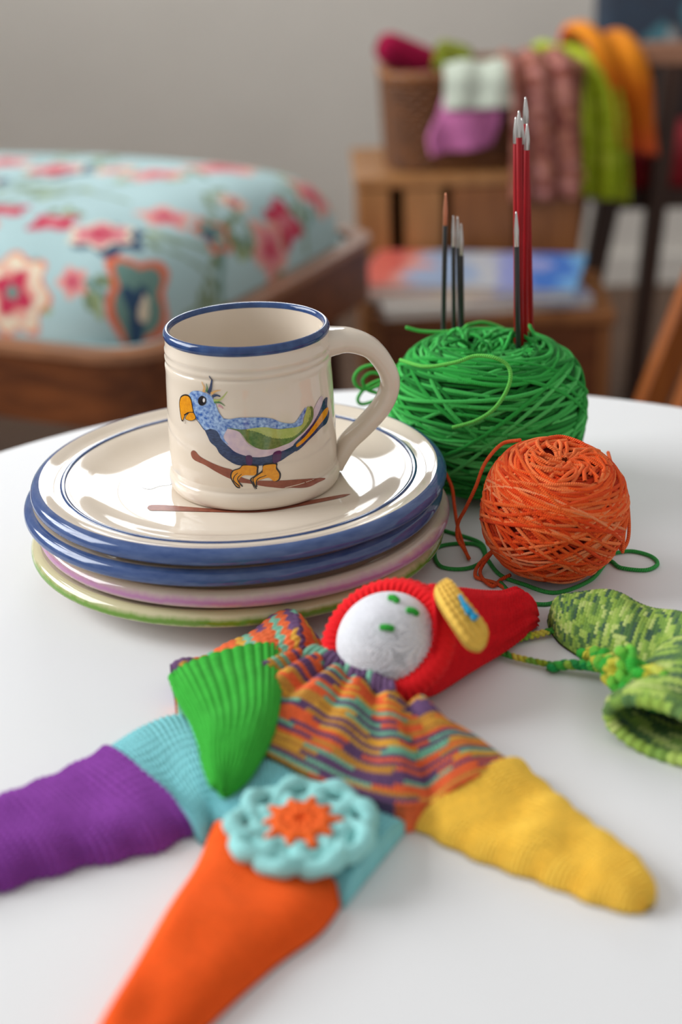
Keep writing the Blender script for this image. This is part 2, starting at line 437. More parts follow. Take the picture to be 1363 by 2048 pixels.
po = np.array([p for p in outer if p[0] > .04])
def mug_r(h): return np.interp(h, po[3:, 1], po[3:, 0])
def decal(name, pts, mat, parent, layer=0, smooth=True, n=5):
    """paint on the mug wall: pts are (arc mm, height mm) on the wall"""
    P = np.array(pts, float)/1000
    if smooth: P = catmull(np.c_[P, 0*P[:, 0]], len(P)*n, True)[:, :2]
    bm = bmesh.new()
    f = bm.faces.new([bm.verts.new((p[0], p[1], 0)) for p in P])
    bmesh.ops.triangulate(bm, faces=[f])
    for ax in (0, 1):
        lo, hi = P[:, ax].min(), P[:, ax].max(); k = lo+.0005
        while k < hi:
            bmesh.ops.bisect_plane(bm, geom=bm.verts[:]+bm.edges[:]+bm.faces[:], plane_co=(k, k, 0), plane_no=(1, 0, 0) if ax == 0 else (0, 1, 0))
            k += .0015 if ax == 0 else .0009
    bmesh.ops.triangulate(bm, faces=bm.faces[:])
    bmesh.ops.recalc_face_normals(bm, faces=bm.faces[:])
    if sum(f.normal.z for f in bm.faces) < 0: bmesh.ops.reverse_faces(bm, faces=bm.faces[:])
    for v in bm.verts:
        th = v.co.x/.0438; r = float(mug_r(v.co.y-.0001))+.00016+.00005*layer
        v.co = (r*math.sin(th), -r*math.cos(th), v.co.y)
    for f in bm.faces: f.smooth = True
    me = bpy.data.meshes.new(name); bm.to_mesh(me); bm.free(); me.materials.append(mat)
    return link_obj(bpy.data.objects.new(name, me), parent)
def stroke(name, pts, w0, w1, mat, parent, layer=3):
    P = catmull(np.c_[np.array(pts, float), np.zeros(len(pts))], 14)
    t = unit(np.gradient(P, axis=0)); nn = np.c_[-t[:, 1], t[:, 0]]
    w = np.linspace(w0, w1, 14)[:, None]/2
    q = np.vstack([P[:, :2]+nn*w, (P[:, :2]-nn*w)[::-1]])
    return decal(name, q, mat, parent, layer, False)

def paint(name, c1, c2, scale=700, stretch=None): return glaze(name, c1, c2, scale, .12, stretch)
P_blue = paint('sky_blue_paint', (44, 90, 170), (170, 198, 230), 620)
P_navy = paint('navy_paint', (30, 42, 74), (54, 72, 108), 500, (1, 1, 3))
P_lav = paint('lavender_paint', (214, 194, 196), (196, 176, 190), 300)
P_lgreen = paint('lime_paint', (178, 188, 110), (160, 174, 92), 500)
P_dgreen = paint('olive_green_paint', (78, 108, 56), (112, 134, 76), 600)
P_orange = paint('orange_paint', (232, 158, 34), (214, 134, 28), 600)
P_black = paint('black_paint', (30, 28, 30), (44, 42, 46), 500)
P_purple = paint('purple_paint', (82, 40, 86), (66, 36, 78), 500)
P_white = paint('white_paint', (236, 232, 230), (222, 216, 214), 300)
P_green = paint('leaf_green_paint', (84, 130, 74), (64, 110, 66), 500)
P_peach = paint('peach_paint', (224, 176, 110), (208, 156, 92), 500)
P_pink = paint('pink_paint', (206, 150, 160), (196, 136, 150), 500)

br = decal('painted_branch', [(-32.5, 28.69), (-30.95, 30.4), (-29.2, 30.44), (-26.5, 28.29), (-19.84, 26.01), (-13.06, 24.07), (-8.54, 22.99), (-4.91, 19.7), (-0, 17.6), (7.49, 16.58), (16.52, 15.38), (27.16, 13.62), (41.58, 9.83), (43.1, 8.73), (37.18, 8.85), (30.07, 8.66), (20.38, 10.48), (13.67, 11.78), (6.07, 13.8), (-0.12, 15.57), (-5.12, 16.31), (-10.16, 18.18), (-16.68, 21.01), (-23.73, 24.05), (-31, 25.65)], M_brown, mug, 0)
bd = decal('painted_parrot', [(-24.5, 46.03), (-21.3, 43.86), (-18.41, 44.23), (-15.05, 43.26), (-12.69, 38.81), (-9, 35.7), (-5.98, 33.12), (0.76, 30.69), (8.22, 30.11), (14.71, 31.56), (19.44, 32.38), (24.45, 33.63), (25.44, 31.38), (24.24, 29.65), (19.89, 27.92), (15.74, 26.02), (10.49, 25.14), (4.17, 24.99), (-2.06, 25.29), (-6.43, 25.95), (-10.16, 27.96), (-14.56, 31.33), (-16.37, 34.49), (-19.35, 36.81), (-20.9, 39.94), (-22.8, 43.64)], P_navy, mug, 1)
decal('breast', [(-13.86, 41.04), (-10.97, 44.87), (-7.14, 44.69), (-4.06, 43.74), (-1.81, 39.75), (1.07, 36.01), (5.93, 34.01), (12.22, 33.61), (17.52, 34.55), (21.67, 35.26), (29.29, 38.79), (35.47, 43.44), (38.65, 49.17), (44.31, 53.1), (46.4, 51.11), (40.87, 43.82), (31.71, 38.48), (24.45, 33.5), (19.4, 31.71), (14.68, 30.9), (8.19, 29.51), (0.72, 30.09), (-6.02, 32.46), (-9.04, 35.04), (-12.09, 38.06)], P_lav, bd, 2)
decal('head', [(-29.45, 61.72), (-25.69, 62.75), (-21.21, 62.54), (-17.45, 61.02), (-15.62, 58.27), (-14.52, 55.11), (-13.37, 52.59), (-11.28, 49.78), (-8.58, 46.95), (-9.67, 44.94), (-11.94, 40.19), (-9.6, 36.34), (-12.72, 38.48), (-15.07, 42.92), (-18.44, 43.9), (-22.13, 42.75), (-24.89, 45.96), (-27.41, 48.83), (-29.19, 51.8), (-30.02, 56.25), (-31.94, 58.82)], P_blue, bd, 3)
decal('back_feathers', [(-11.61, 49.63), (-8.08, 49.79), (-3.02, 50.61), (6.83, 50.22), (13.04, 48.84), (16.82, 46.6), (21.48, 44.93), (25.04, 44.69), (28.2, 47.38), (31.99, 50.84), (32.49, 49.25), (30.07, 45.58), (29.53, 43.06), (26.39, 42.05), (19.98, 42.79), (16.63, 43.01), (9.01, 44.69), (1.57, 44.64), (-3.39, 44.52), (-9.99, 45.05)], P_blue, bd, 3)
decal('upper_wing', [(-0.3, 44.32), (4.06, 45.08), (9.65, 44.88), (14.67, 43.2), (19.97, 42.59), (26.39, 42.18), (29.53, 43.06), (31.86, 48.43), (33.96, 50.97), (35.56, 48.07), (33.9, 43.89), (29.53, 40.26), (24.07, 37.46), (19.02, 37.46), (14.41, 38.27), (10.01, 39.88), (5.17, 42.69)], P_lgreen, bd, 4)
decal('lower_wing', [(-9.96, 45.38), (-3.39, 44.52), (0.31, 44.3), (5.17, 42.82), (10.04, 40.34), (14.43, 38.54), (19.04, 37.73), (23.94, 37.76), (29.38, 40.3), (33.76, 44.59), (34.79, 50.28), (37.21, 49.26), (36.6, 43.78), (31.1, 39.31), (24.74, 36.24), (21.65, 34.93), (17.49, 34.09), (12.2, 33.15), (7.15, 33.43), (3.5, 35.07), (-0.06, 37.91), (-2.32, 41.61), (-4.69, 43.74)], P_dgreen, bd, 4)
decal('tail', [(23.34, 33.22), (30.86, 38.04), (38.75, 42.8), (43.3, 47.08), (47.28, 50.49), (51.29, 50.38), (50.1, 46.2), (52.14, 41.44), (48.33, 37.66), (42.03, 36.72), (33.12, 33.38), (28.07, 30.72), (24.24, 29.52)], P_navy, bd, 4)
decal('tail_stripe', [(24.79, 33.02), (30.75, 36.06), (37.14, 40.27), (44.92, 44.88), (50.82, 45.28), (49.76, 42.26), (40.53, 38.55), (32.77, 34.82), (27.38, 32.24), (24.94, 31.7)], P_orange, bd, 5)
stroke('tail_line', [(31.23, 37.27), (37.22, 41.59), (42.65, 45.95)], .7, .4, P_purple, bd, 5)
decal('belly_stripe', [(-1.12, 30.56), (1.67, 30.31), (1.42, 25.97), (-1.07, 26.07)], P_purple, bd, 5)
decal('belly_stripe', [(12.4, 30.91), (16.35, 31.42), (15.76, 26.55), (12.13, 25.79)], P_purple, bd, 5)
for nm, pp in (('beak', [(-39.06, 52.92), (-37.78, 56.68), (-34.79, 58.55), (-31.77, 58.79), (-30.18, 57.2), (-29.51, 53.72), (-29.27, 50.99), (-32.93, 49.91), (-35.22, 48.4), (-37.15, 45.27), (-38.32, 46.98)]), ('lower_beak', [(-34.72, 46.86), (-32.02, 49.91), (-29.11, 50.96), (-27.61, 48.47), (-29.7, 46.81), (-32.88, 46.27)])):
    c = np.mean(pp, 0); decal('beak_outline', [tuple(c+(np.array(p)-c)*1.12) for p in pp], P_black, bd, 4)
    decal(nm, pp, P_orange, bd, 5)
stroke('tongue', [(-35.13, 45.9), (-35.03, 44.25), (-35.38, 43.83)], .35, .2, P_black, bd, 6)
stroke('beak_line', [(-35.84, 48.26), (-32.42, 50.35), (-29.09, 51.16)], .35, .35, P_black, bd, 6)
decal('eye', [(-22.61, 60.67), (-20.7, 60.01), (-20.25, 58.44), (-20.97, 56.66), (-23.05, 55.52), (-24.91, 56.09), (-25.38, 57.72), (-24.6, 59.47)], P_black, bd, 5)
decal('eye_highlight', [(-21.59, 59.7), (-21.06, 59.12), (-21.15, 58.07), (-21.78, 57.46), (-22.33, 57.91), (-22.24, 58.96)], P_white, bd, 6)
for pp, w0, w1, mt in (([(-18.95, 62.36), (-17.31, 65.56), (-16.79, 68.83), (-17.81, 71.49)], 2.0, .5, P_navy), ([(-21.78, 62.66), (-21.13, 65.14), (-22.35, 68.02)], 1.4, .3, P_peach), ([(-20.02, 63.01), (-19.35, 65.16), (-19.66, 67.44)], 1.2, .3, P_green),
                       ([(-17.35, 62.33), (-14.88, 63.84), (-12.07, 64.48)], 1.4, .3, P_peach), ([(-16.78, 60.96), (-14.49, 61.8), (-12.42, 61.36)], 1.6, .6, P_navy), ([(-16.24, 59.06), (-12.4, 59.81), (-8.59, 63.99)], 1.3, .3, P_lgreen),
                       ([(-15.97, 58.11), (-12.65, 58.11), (-10.3, 56.55)], 1.1, .3, P_green), ([(-13.74, 56.6), (-12.47, 56.11), (-11.3, 55.07)], 1.2, .3, P_pink)):
    stroke('crest_feather', pp, w0, w1, mt, bd, 5)
stroke('neck_outline', [(-27.86, 48.42), (-24.9, 45.83), (-22.12, 42.95), (-18.43, 43.96)], .3, .4, P_navy, bd, 5)
for pp in ([(-2.67, 25.43), (3.23, 24.86), (3.55, 22.81), (2.65, 20.17), (-2.36, 20.24), (-4.64, 19.03), (-5.72, 16.98), (-4.88, 14.14), (-6.53, 14.25), (-8.29, 16.91), (-9.09, 19.59), (-7.94, 22.34), (-4.66, 23.76)], [(7.3, 24.84), (13.05, 24.78), (13.25, 22.38), (14.73, 19.43), (14.26, 16.66), (12.05, 15.79), (9.47, 18.04), (6.28, 17.72), (4.04, 17.03), (2.66, 14.75), (2.98, 12.68), (1.65, 15.83), (0.97, 18.1), (3.9, 20.09), (6.52, 22.02)]):
    c = np.mean(pp, 0); decal('foot_outline', [tuple(c+(np.array(p)-c)*1.13) for p in pp], P_black, bd, 3)
    decal('foot', pp, P_orange, bd, 4)
for pp in ([(-5.75, 21.59), (-7.66, 19.65), (-8.14, 17.26), (-5.26, 14.14)], [(-3.89, 20.92), (-5.92, 18.88), (-5.73, 16.85), (-3.86, 14.14)], [(6.63, 21.74), (1.81, 18.53), (1.9, 15.81), (2.98, 12.55)], [(8.28, 19.54), (4.11, 18.18), (3.05, 16.08), (3.17, 13.69)]):
    stroke('claw', pp, .3, .7, P_black, bd, 5)

# ================================================================== WOOL
def pick(cols, n):
    c = np.array([lin(x)[:3] for x in cols]); k = rng.integers(0, len(c), n)
    return c[k]*rng.uniform(.88, 1.12, (n, 1))

def ball_point(v, a, c, p, crater, cw=.5):
    rho = np.hypot(v[..., 0], v[..., 1])/a; ze = np.abs(v[..., 2])/c
    s = (rho**p+ze**p)**(-1/p)
    ang = np.arccos(np.clip(v[..., 2], -1, 1))
    return v*(s*(1-crater*np.exp(-(ang/cw)**2)))[..., None]

def wound(mb, a, c, p, crater, cw, tilts, cols, r, base=(0, 0, 0), seg=80, liftmax=.03, wob=.012):
    """each entry of tilts is (tilt angle, offset of the loop plane)"""
    colors = pick(cols, len(tilts))
    for (ti, d), colr in zip(tilts, colors):
        az = rng.uniform(0, 2*PI)
        n = np.array([math.sin(ti)*math.cos(az), math.sin(ti)*math.sin(az), math.cos(ti)])
        x = unit(np.cross(n, [0.3, .9, .1])); y = np.cross(n, x)
        t = np.linspace(0, 2*PI, seg, endpoint=False)
        dd = d + wob*np.sin(2*t+rng.uniform(0, 6))+wob*.6*np.sin(3*t+rng.uniform(0, 6))
        q = np.sqrt(np.maximum(1-dd**2, .02))
        v = unit(dd[:, None]*n+q[:, None]*(np.cos(t)[:, None]*x+np.sin(t)[:, None]*y))
        P = ball_point(v, a, c, p, crater, cw)*(1+rng.uniform(0, liftmax)+.006*np.sin(5*t+rng.uniform(0, 6)))[:, None]
        V, F, uv = tube(P+np.array(base), r*rng.uniform(.92, 1.08), 5, True, v)
        mb.add(V, F, uv, colr)

def ball_core(a, c, p, crater, cw, k, base):
    nu, nv = 40, 60
    th = np.linspace(.001, PI-.001, nu)[:, None]; f = np.linspace(0, 2*PI, nv, endpoint=False)[None]
    v = np.stack([np.sin(th)*np.cos(f), np.sin(th)*np.sin(f), np.cos(th)+0*f], -1)
    P = ball_point(v, a, c, p, crater, cw)*k
    return P.reshape(-1, 3)+np.array(base), grid_faces(nu, nv, False, True)

def curl(mb, c, axis, r1, r2, turns, pitch, r, col, n=40):
    axis = unit(axis); x = unit(np.cross(axis, [.2, .3, .9])); y = np.cross(axis, x)
    t = np.linspace(0, 2*PI*turns, n)
    P = np.array(c)+np.cos(t)[:, None]*x*r1+np.sin(t)[:, None]*y*r2+(t/(2*PI)*pitch)[:, None]*axis
    P += rng.normal(0, .0004, P.shape)
    V, F, uv = tube(P, r, 5); mb.add(V, F, uv, col)

def crater_loops(mb, n, a, c, p, crater, cw, amax, r, cols, base, swirl=1.3, wob=.25, lift=1.03):
    """strands running over the lip into the hollow at the top of a ball"""
    for k in range(n):
        f0 = 2*PI*k/n+rng.uniform(-.15, .15); q = np.linspace(1, .12, 22)
        ang = amax*q*(1+.12*np.sin(9*q+rng.uniform(0, 6))); f = f0+swirl*(1-q)+wob*np.sin(7*q+rng.uniform(0, 6))*(1.2-q)
        v = np.stack([np.sin(ang)*np.cos(f), np.sin(ang)*np.sin(f), np.cos(ang)], -1)
        P = ball_point(v, a, c, p, crater, cw)*(lift+rng.uniform(0, .03)+.02*np.sin(8*q+rng.uniform(0, 6)))[:, None]+np.array(base)
        V, F, uv = tube(P, r, 6, False, v); mb.add(V, F, uv, pick(cols, 1)[0])

def yarn_end(name, pts, r, col, parent, n=None, sides=7):
    P = catmull(np.array(pts, float), n or len(pts)*10)
    V, F, uv = capped_tube(P, r, sides)
    c = np.broadcast_to(np.array(lin(col)[:3]), (len(V), 3))
    return mk(name, V, np.asarray(F), M_yarn, parent, True, uv, c)

GREENS = [(52, 172, 70), (72, 190, 88), (40, 150, 58), (92, 204, 104), (30, 128, 48), (60, 180, 78)]
gb = empty('green_yarn_ball', (.133, .084, 0), 0, 'large ball of bright green wool with knitting needles stuck in its top', 'yarn ball')
ga, gc, gp, gcr, gw = .0550, .0460, 2.5, .30, .55
G0 = (0, 0, .0478)
V, F = ball_core(ga, gc, gp, gcr, gw, .955, G0)
mk('core', V, F, M_yarn, gb, True, np.zeros((len(V), 2)), np.broadcast_to(np.array(lin((14, 70, 26))[:3]), (len(V), 3)))  # very dark green, painting the shade seen in gaps between strands
m = MB()
tl = [(abs(rng.normal(0, .16)), rng.uniform(-.85, .80)) for _ in range(118)]
tl += [(rng.uniform(.35, .8), rng.uniform(-.35, .35)) for _ in range(46)]
tl += [(abs(rng.normal(.08, .1)), rng.uniform(.62, .86)) for _ in range(34)]
nb = len(tl)//2; rng.shuffle(tl)
wound(m, ga*.985, gc*.985, gp, gcr, gw, tl[:nb], [(30, 124, 46), (38, 142, 54), (26, 108, 40)], .00125, G0, 80, .01, .02)  # under layer coloured darker, occlusion below the outer strands painted in
wound(m, ga*1.012, gc*1.012, gp, gcr, gw, tl[nb:], GREENS, .00128, G0, 80, .035, .03)
crater_loops(m, 40, ga, gc, gp, gcr, gw, .62, .00122, GREENS, G0, .9, .5)
for k in range(14):
    f = rng.uniform(0, 2*PI); q = rng.uniform(.004, .026)
    curl(m, (q*math.cos(f), q*math.sin(f), .0478+.031+.35*q), (rng.normal(), rng.normal(), rng.normal()*.6), rng.uniform(.004, .008), rng.uniform(.006, .011), rng.uniform(.7, 1.4), .004, .0011, pick(GREENS, 1)[0])
tag(m.build('wound_strands', M_yarn, gb), kind='stuff')
def loc(pts, o): return [tuple(np.array(p)-np.array(o)) for p in pts]
GO = (.133, .084, 0)
gl = (82, 190, 84)
yarn_end('loose_loop', loc([(0.0814, 0.06, 0.0876), (0.0941, 0.04, 0.0897), (0.1099, 0.033, 0.0937), (0.1209, 0.034, 0.0966), (0.1314, 0.031, 0.096), (0.1381, 0.03, 0.0916), (0.1391, 0.026, 0.0855), (0.1357, 0.024, 0.0772), (0.1293, 0.022, 0.0695), (0.12, 0.0235, 0.063), (0.1081, 0.028, 0.058)], GO), .0011, (104, 200, 84), gb, 90)
for i, pp in enumerate(([(0.0832, 0.1, 0.0702), (0.0729, 0.1, 0.0728), (0.061, 0.1, 0.0711), (0.0558, 0.1, 0.065), (0.058, 0.1, 0.0587), (0.0651, 0.1, 0.0575), (0.0757, 0.1, 0.0627)], [(0.0865, 0.108, 0.0597), (0.0745, 0.108, 0.0608), (0.0639, 0.108, 0.0567), (0.0579, 0.108, 0.0497), (0.0596, 0.108, 0.0454), (0.0682, 0.108, 0.0477), (0.0804, 0.108, 0.0568)], [(0.0865, 0.1, 0.0498), (0.0771, 0.1, 0.0627), (0.0668, 0.1, 0.0677), (0.0608, 0.1, 0.0633), (0.0636, 0.1, 0.0569), (0.074, 0.1, 0.0534)],
                        [(0.0879, 0.115, 0.0902), (0.0962, 0.115, 0.0877), (0.1082, 0.115, 0.0867), (0.1201, 0.115, 0.0875), (0.1246, 0.115, 0.0904)], [(0.1265, 0.135, 0.0845), (0.1357, 0.135, 0.0858), (0.1464, 0.135, 0.0822), (0.1526, 0.135, 0.0766), (0.1496, 0.135, 0.071)])):
    yarn_end('loose_loop', loc(pp, GO), .0011, gl, gb, 60)
tail = [(0.1016, 0.0174, 0.0012), (0.1206, -0.0015, 0.0012), (0.1197, -0.0229, 0.0012), (0.1094, -0.0325, 0.0012), (0.0966, -0.0284, 0.0012), (0.0954, -0.0084, 0.0012), (0.1042, -0.0014, 0.0012), (0.119, -0.0039, 0.0012), (0.1223, -0.0231, 0.0012), (0.1268, -0.0416, 0.0012), (0.1371, -0.0529, 0.0012), (0.1521, -0.0637, 0.0012), (0.1721, -0.051, 0.0012), (0.1851, -0.0295, 0.0012), (0.1901, -0.0378, 0.0012), (0.2024, -0.0417, 0.0012), (0.21, -0.0352, 0.0012), (0.2085, -0.0253, 0.0012), (0.1998, -0.0183, 0.0012), (0.1895, -0.02, 0.0012)]
yarn_end('trailing_end', loc(tail, GO), .0011, (60, 160, 76), gb, 200)
yarn_end('trailing_end', loc([(0.1258, -0.0503, 0.0012), (0.1313, -0.0676, 0.0012), (0.138, -0.0742, 0.0012), (0.1478, -0.0755, 0.0012), (0.1567, -0.0668, 0.0012)], GO), .0011, (60, 150, 76), gb, 40)

ORANGES = [(252, 96, 36), (254, 108, 46), (242, 82, 28), (255, 130, 72), (234, 72, 22)]
ob = empty('orange_yarn_ball', (.154, -.040, 0), 0, 'small ball of orange wool in front of the green ball', 'yarn ball')
oa, oc, op, ocr, ow = .0356, .0355, 2.25, .22, .5
O0 = (0, 0, .0368)
Rt = np.array(Matrix.Rotation(math.radians(8), 3, 'Y') @ Matrix.Rotation(math.radians(10), 3, 'X'))
V, F = ball_core(oa, oc, op, ocr, ow, .955, (0, 0, 0))
mk('core', V@Rt.T+np.array(O0), F, M_yarn, ob, True, np.zeros((len(V), 2)), np.broadcast_to(np.array(lin((140, 28, 10))[:3]), (len(V), 3)))  # deep red stands in for shadow between the windings
m = MB()
tl = [(rng.uniform(.45, .75), rng.uniform(-.30, .30)) for _ in range(80)]
tl += [(abs(rng.normal(.0, .18)), rng.uniform(.30, .72)) for _ in range(40)]
tl += [(abs(rng.normal(.1, .1)), rng.uniform(.72, .88)) for _ in range(22)]
nb = 84; rng.shuffle(tl)
wound(m, oa*.985, oc*.985, op, ocr, ow, tl[:nb], [(216, 66, 22), (230, 78, 28), (200, 54, 16)], .00095, (0, 0, 0), 72, .012, .01)  # lower strands tinted darker to paint shade into the lattice gaps
wound(m, oa*1.012, oc*1.012, op, ocr, ow, tl[nb:], ORANGES, .00100, (0, 0, 0), 72, .022, .012)
wound(m, oa*1.02, oc*1.02, op, ocr, ow, [(rng.uniform(.5, .8), rng.uniform(-.3, .3)) for _ in range(9)], [(255, 150, 100)], .0008, (0, 0, 0), 72, .02)
crater_loops(m, 34, oa, oc, op, ocr, ow, .60, .00105, [(255, 126, 68), (255, 112, 52), (248, 98, 40)], (0, 0, 0), 1.2, .35)
m.v = [v@Rt.T+np.array(O0) for v in m.v]
tag(m.build('wound_strands', M_yarn, ob), kind='stuff')
OO = (.154, -.040, 0)
oc1 = (238, 98, 48)
# ends hanging down the left of the ball and on the right, and wraps over the top
yarn_end('loose_end', loc([(0.1401, -0.0104, 0.064), (0.1312, -0.0049, 0.06), (0.1211, -0.0178, 0.055), (0.1153, -0.0247, 0.044), (0.1105, -0.0201, 0.03), (0.1073, -0.0149, 0.02), (0.1066, -0.0166, 0.012), (0.1101, -0.0198, 0.006), (0.1126, -0.0217, 0.0015)], OO), .0010, oc1, ob, 80)
yarn_end('loose_end', loc([(0.1042, 0.0316, 0.03), (0.107, 0.0215, 0.025), (0.1076, 0.0132, 0.018), (0.1083, 0.0018, 0.011), (0.1103, -0.0114, 0.005), (0.1124, -0.0211, 0.0012)], OO), .0010, (226, 84, 38), ob, 60)
yarn_end('loose_end', loc([(0.1277, -0.0303, 0.036), (0.133, -0.0506, 0.028), (0.139, -0.0538, 0.027), (0.1412, -0.0551, 0.02), (0.1442, -0.0547, 0.016), (0.1456, -0.0531, 0.018), (0.1421, -0.0518, 0.024), (0.1355, -0.0515, 0.0255), (0.1276, -0.0438, 0.02), (0.1204, -0.0395, 0.012), (0.1157, -0.0357, 0.004), (0.1136, -0.0433, 0.002), (0.1179, -0.0467, 0.0012), (0.1232, -0.0506, 0.0012), (0.1287, -0.0587, 0.001)], OO), .0010, oc1, ob, 140)
yarn_end('loose_end', loc([(0.126, -0.0461, 0.022), (0.1206, -0.0384, 0.01), (0.1167, -0.0385, 0.003), (0.1171, -0.0475, 0.0022), (0.1215, -0.0545, 0.0015), (0.1261, -0.048, 0.0015), (0.1315, -0.0456, 0.003)], OO), .0010, (230, 86, 40), ob, 70)
yarn_end('loose_end', loc([(0.1911, 0.0129, 0.046), (0.1887, -0.0237, 0.045), (0.1926, -0.029, 0.04), (0.1953, -0.0283, 0.024), (0.1946, -0.0315, 0.014), (0.1907, -0.035, 0.01), (0.19, -0.0292, 0.016), (0.1912, -0.0253, 0.03), (0.1919, -0.0267, 0.032), (0.1925, -0.03, 0.022), (0.1911, -0.036, 0.009)], OO), .0010, (244, 110, 58), ob, 120)
def snap(pts, k=1.05):
    out = []
    for p in pts:
        d = np.array(p)-np.array(O0); L = np.linalg.norm(d); d = d/L*min(L, oa*k); out.append(tuple(d+np.array(O0)))
    return out
yarn_end('loose_end', snap(loc([(0.1165, -0.0253, 0.047), (0.1213, -0.0507, 0.06), (0.1368, -0.0553, 0.064), (0.154, -0.0565, 0.063), (0.1681, -0.0462, 0.061), (0.1811, -0.0241, 0.058)], OO)), .0010, (255, 138, 84), ob, 60)
yarn_end('loose_end', snap(loc([(0.118, -0.0348, 0.055), (0.1265, -0.0585, 0.063), (0.1423, -0.0688, 0.064), (0.162, -0.0677, 0.062), (0.1804, -0.0563, 0.052), (0.1881, -0.0446, 0.044)], OO)), .0010, (246, 116, 62), ob, 60)
yarn_end('loose_end', snap(loc([(0.1473, -0.0322, 0.072), (0.1586, -0.0249, 0.071), (0.1681, -0.0299, 0.069), (0.1727, -0.0332, 0.066)], OO)), .0010, (240, 92, 44), ob, 40)

# ================================================================== KNITTING NEEDLES
def needle(base, tip, r, metal, ms, mt, label):
    base = np.array(base, float); tip = np.array(tip, float); t = unit(tip-base); L = np.linalg.norm(tip-base)
    b2 = base-t*.035
    e = empty('knitting_needle', tuple(b2), 0, label, 'knitting needle', 'knitting needles in the green wool')
    q = lambda s, off=0: base+t*s-b2
    V, F, uv = tube(np.array([q(-.035), q(-.0349), q(L-metal-.0001), q(L-metal)]), np.array([r*.1, r, r, r*.98]), 12)
    mk('shaft', V, F, ms, e)
    s = np.array([0, .0002, metal*.45, metal*.75, metal*.93, metal*.985, metal]); rr = np.array([.9, .95, .93, .62, .38, .28, .04])*r
    V, F, uv = tube(np.array([q(L-metal+x) for x in s]), rr, 12)
    mk('needle_tip', V, F, mt, e)
for tx, Y, metal, r, lab in (
        ((0.1477, 0.088, 0.2143), (0.1503, 0.086, 0.0793), .0142, .00165, 'red knitting needle with silver tip, leftmost of the red ones'),
        ((0.1485, 0.082, 0.2185), (0.1521, 0.08, 0.0811), .0142, .00165, 'red knitting needle standing in the middle of the red bundle'),
        ((0.1514, 0.091, 0.2132), (0.1546, 0.09, 0.0797), .0142, .0014, 'red knitting needle half hidden behind the red bundle'),
        ((0.1538, 0.096, 0.2236), (0.1602, 0.096, 0.0776), .0142, .00165, 'tallest red knitting needle with silver tip at the back of the bundle'),
        ((0.1535, 0.085, 0.2111), (0.1547, 0.084, 0.0797), .0142, .0016, 'red knitting needle on the right of the bundle, its tip set lower')):
    needle(Y, tx, r, metal, M_needlered, M_steel, lab)
for b, tp, metal, r, mt, lab in (
        ((0.1112, 0.13, 0.0872), (0.1129, 0.13, 0.1662), .0190, .00145, M_copper, 'black knitting needle with copper tip, leftmost of all'),
        ((0.1174, 0.128, 0.0869), (0.1171, 0.128, 0.1533), .0185, .00125, M_steel, 'thin black needle with silver tip beside the copper-tipped one'),
        ((0.1215, 0.134, 0.085), (0.1201, 0.134, 0.1513), .0185, .00125, M_steel, 'thin black needle with silver tip behind two others'),
        ((0.1223, 0.129, 0.087), (0.1218, 0.129, 0.1482), .0190, .0014, M_steel, 'black needle with silver tip, shortest and rightmost of the left group'),
        ((0.1496, 0.074, 0.0842), (0.1469, 0.074, 0.1658), .0195, .0015, M_steel, 'short black needle standing in front of the red ones')):
    needle(b, tp, r, metal, M_needleblack, mt, lab)

# ================================================================== KNITTED THINGS
def stitch(r, c, amp, vshape=True):
    a = np.abs(2*(c % 1)-1)
    if vshape == 'g':
        return amp*(.5+.5*np.sin(2*PI*r+.9*np.sin(2*PI*c)))*(.75+.25*np.cos(2*PI*c))
    if vshape:
        ph = (r-.55*a) % 1
        return amp*(np.sqrt(np.sin(PI*np.clip(a, 0, 1)))*(.4+.6*np.sin(PI*ph)**.7))
    return amp*(1-a**2)*(.8+.2*np.sin(2*PI*r))

def relief(P, rows, cols, amp, vshape=True):
    nu, nv = P.shape[:2]
    du = np.gradient(P, axis=0); dv = np.gradient(P, axis=1)
    n = unit(np.cross(du, dv)); 
    if n[nu//2, nv//2, 2] < 0: n = -n
    r = np.linspace(0, rows, nu)[:, None]; c = np.linspace(0, cols, nv)[None]
    h = stitch(r, c, amp, vshape)
    return P+n*h[..., None], r+0*c, c+0*r

def close_under(P, zb):
    """close a cloth grid with a flat underside at height zb (array or scalar): returns V,F"""
    nu, nv = P.shape[:2]
    Q = P.copy(); Q[..., 2] = zb
    V = np.concatenate([P.reshape(-1, 3), Q.reshape(-1, 3)]); n = nu*nv
    top = grid_faces(nu, nv); bot = grid_faces(nu, nv)[:, ::-1]+n
    i = np.arange(nu-1); j = np.arange(nv-1)
    def strip(a): return np.stack([a[:-1], a[:-1]+n, a[1:]+n, a[1:]], 1)
    e = [strip(np.arange(nv)), strip(np.arange(nv)+(nu-1)*nv)[:, ::-1], strip(np.arange(nu)*nv)[:, ::-1], strip(np.arange(nu)*nv+nv-1)]
    return V, np.concatenate([top, bot]+e)

def solid_color(c, var=.06):
    base = np.array(lin(c)[:3])
    def fn(r, c_):
        k = np.floor(r).astype(int)*131+np.floor(c_).astype(int)*17
        h = (np.sin(k*12.9898)*43758.5453) % 1
        return base*(1-var+2*var*h)[..., None]
    return fn

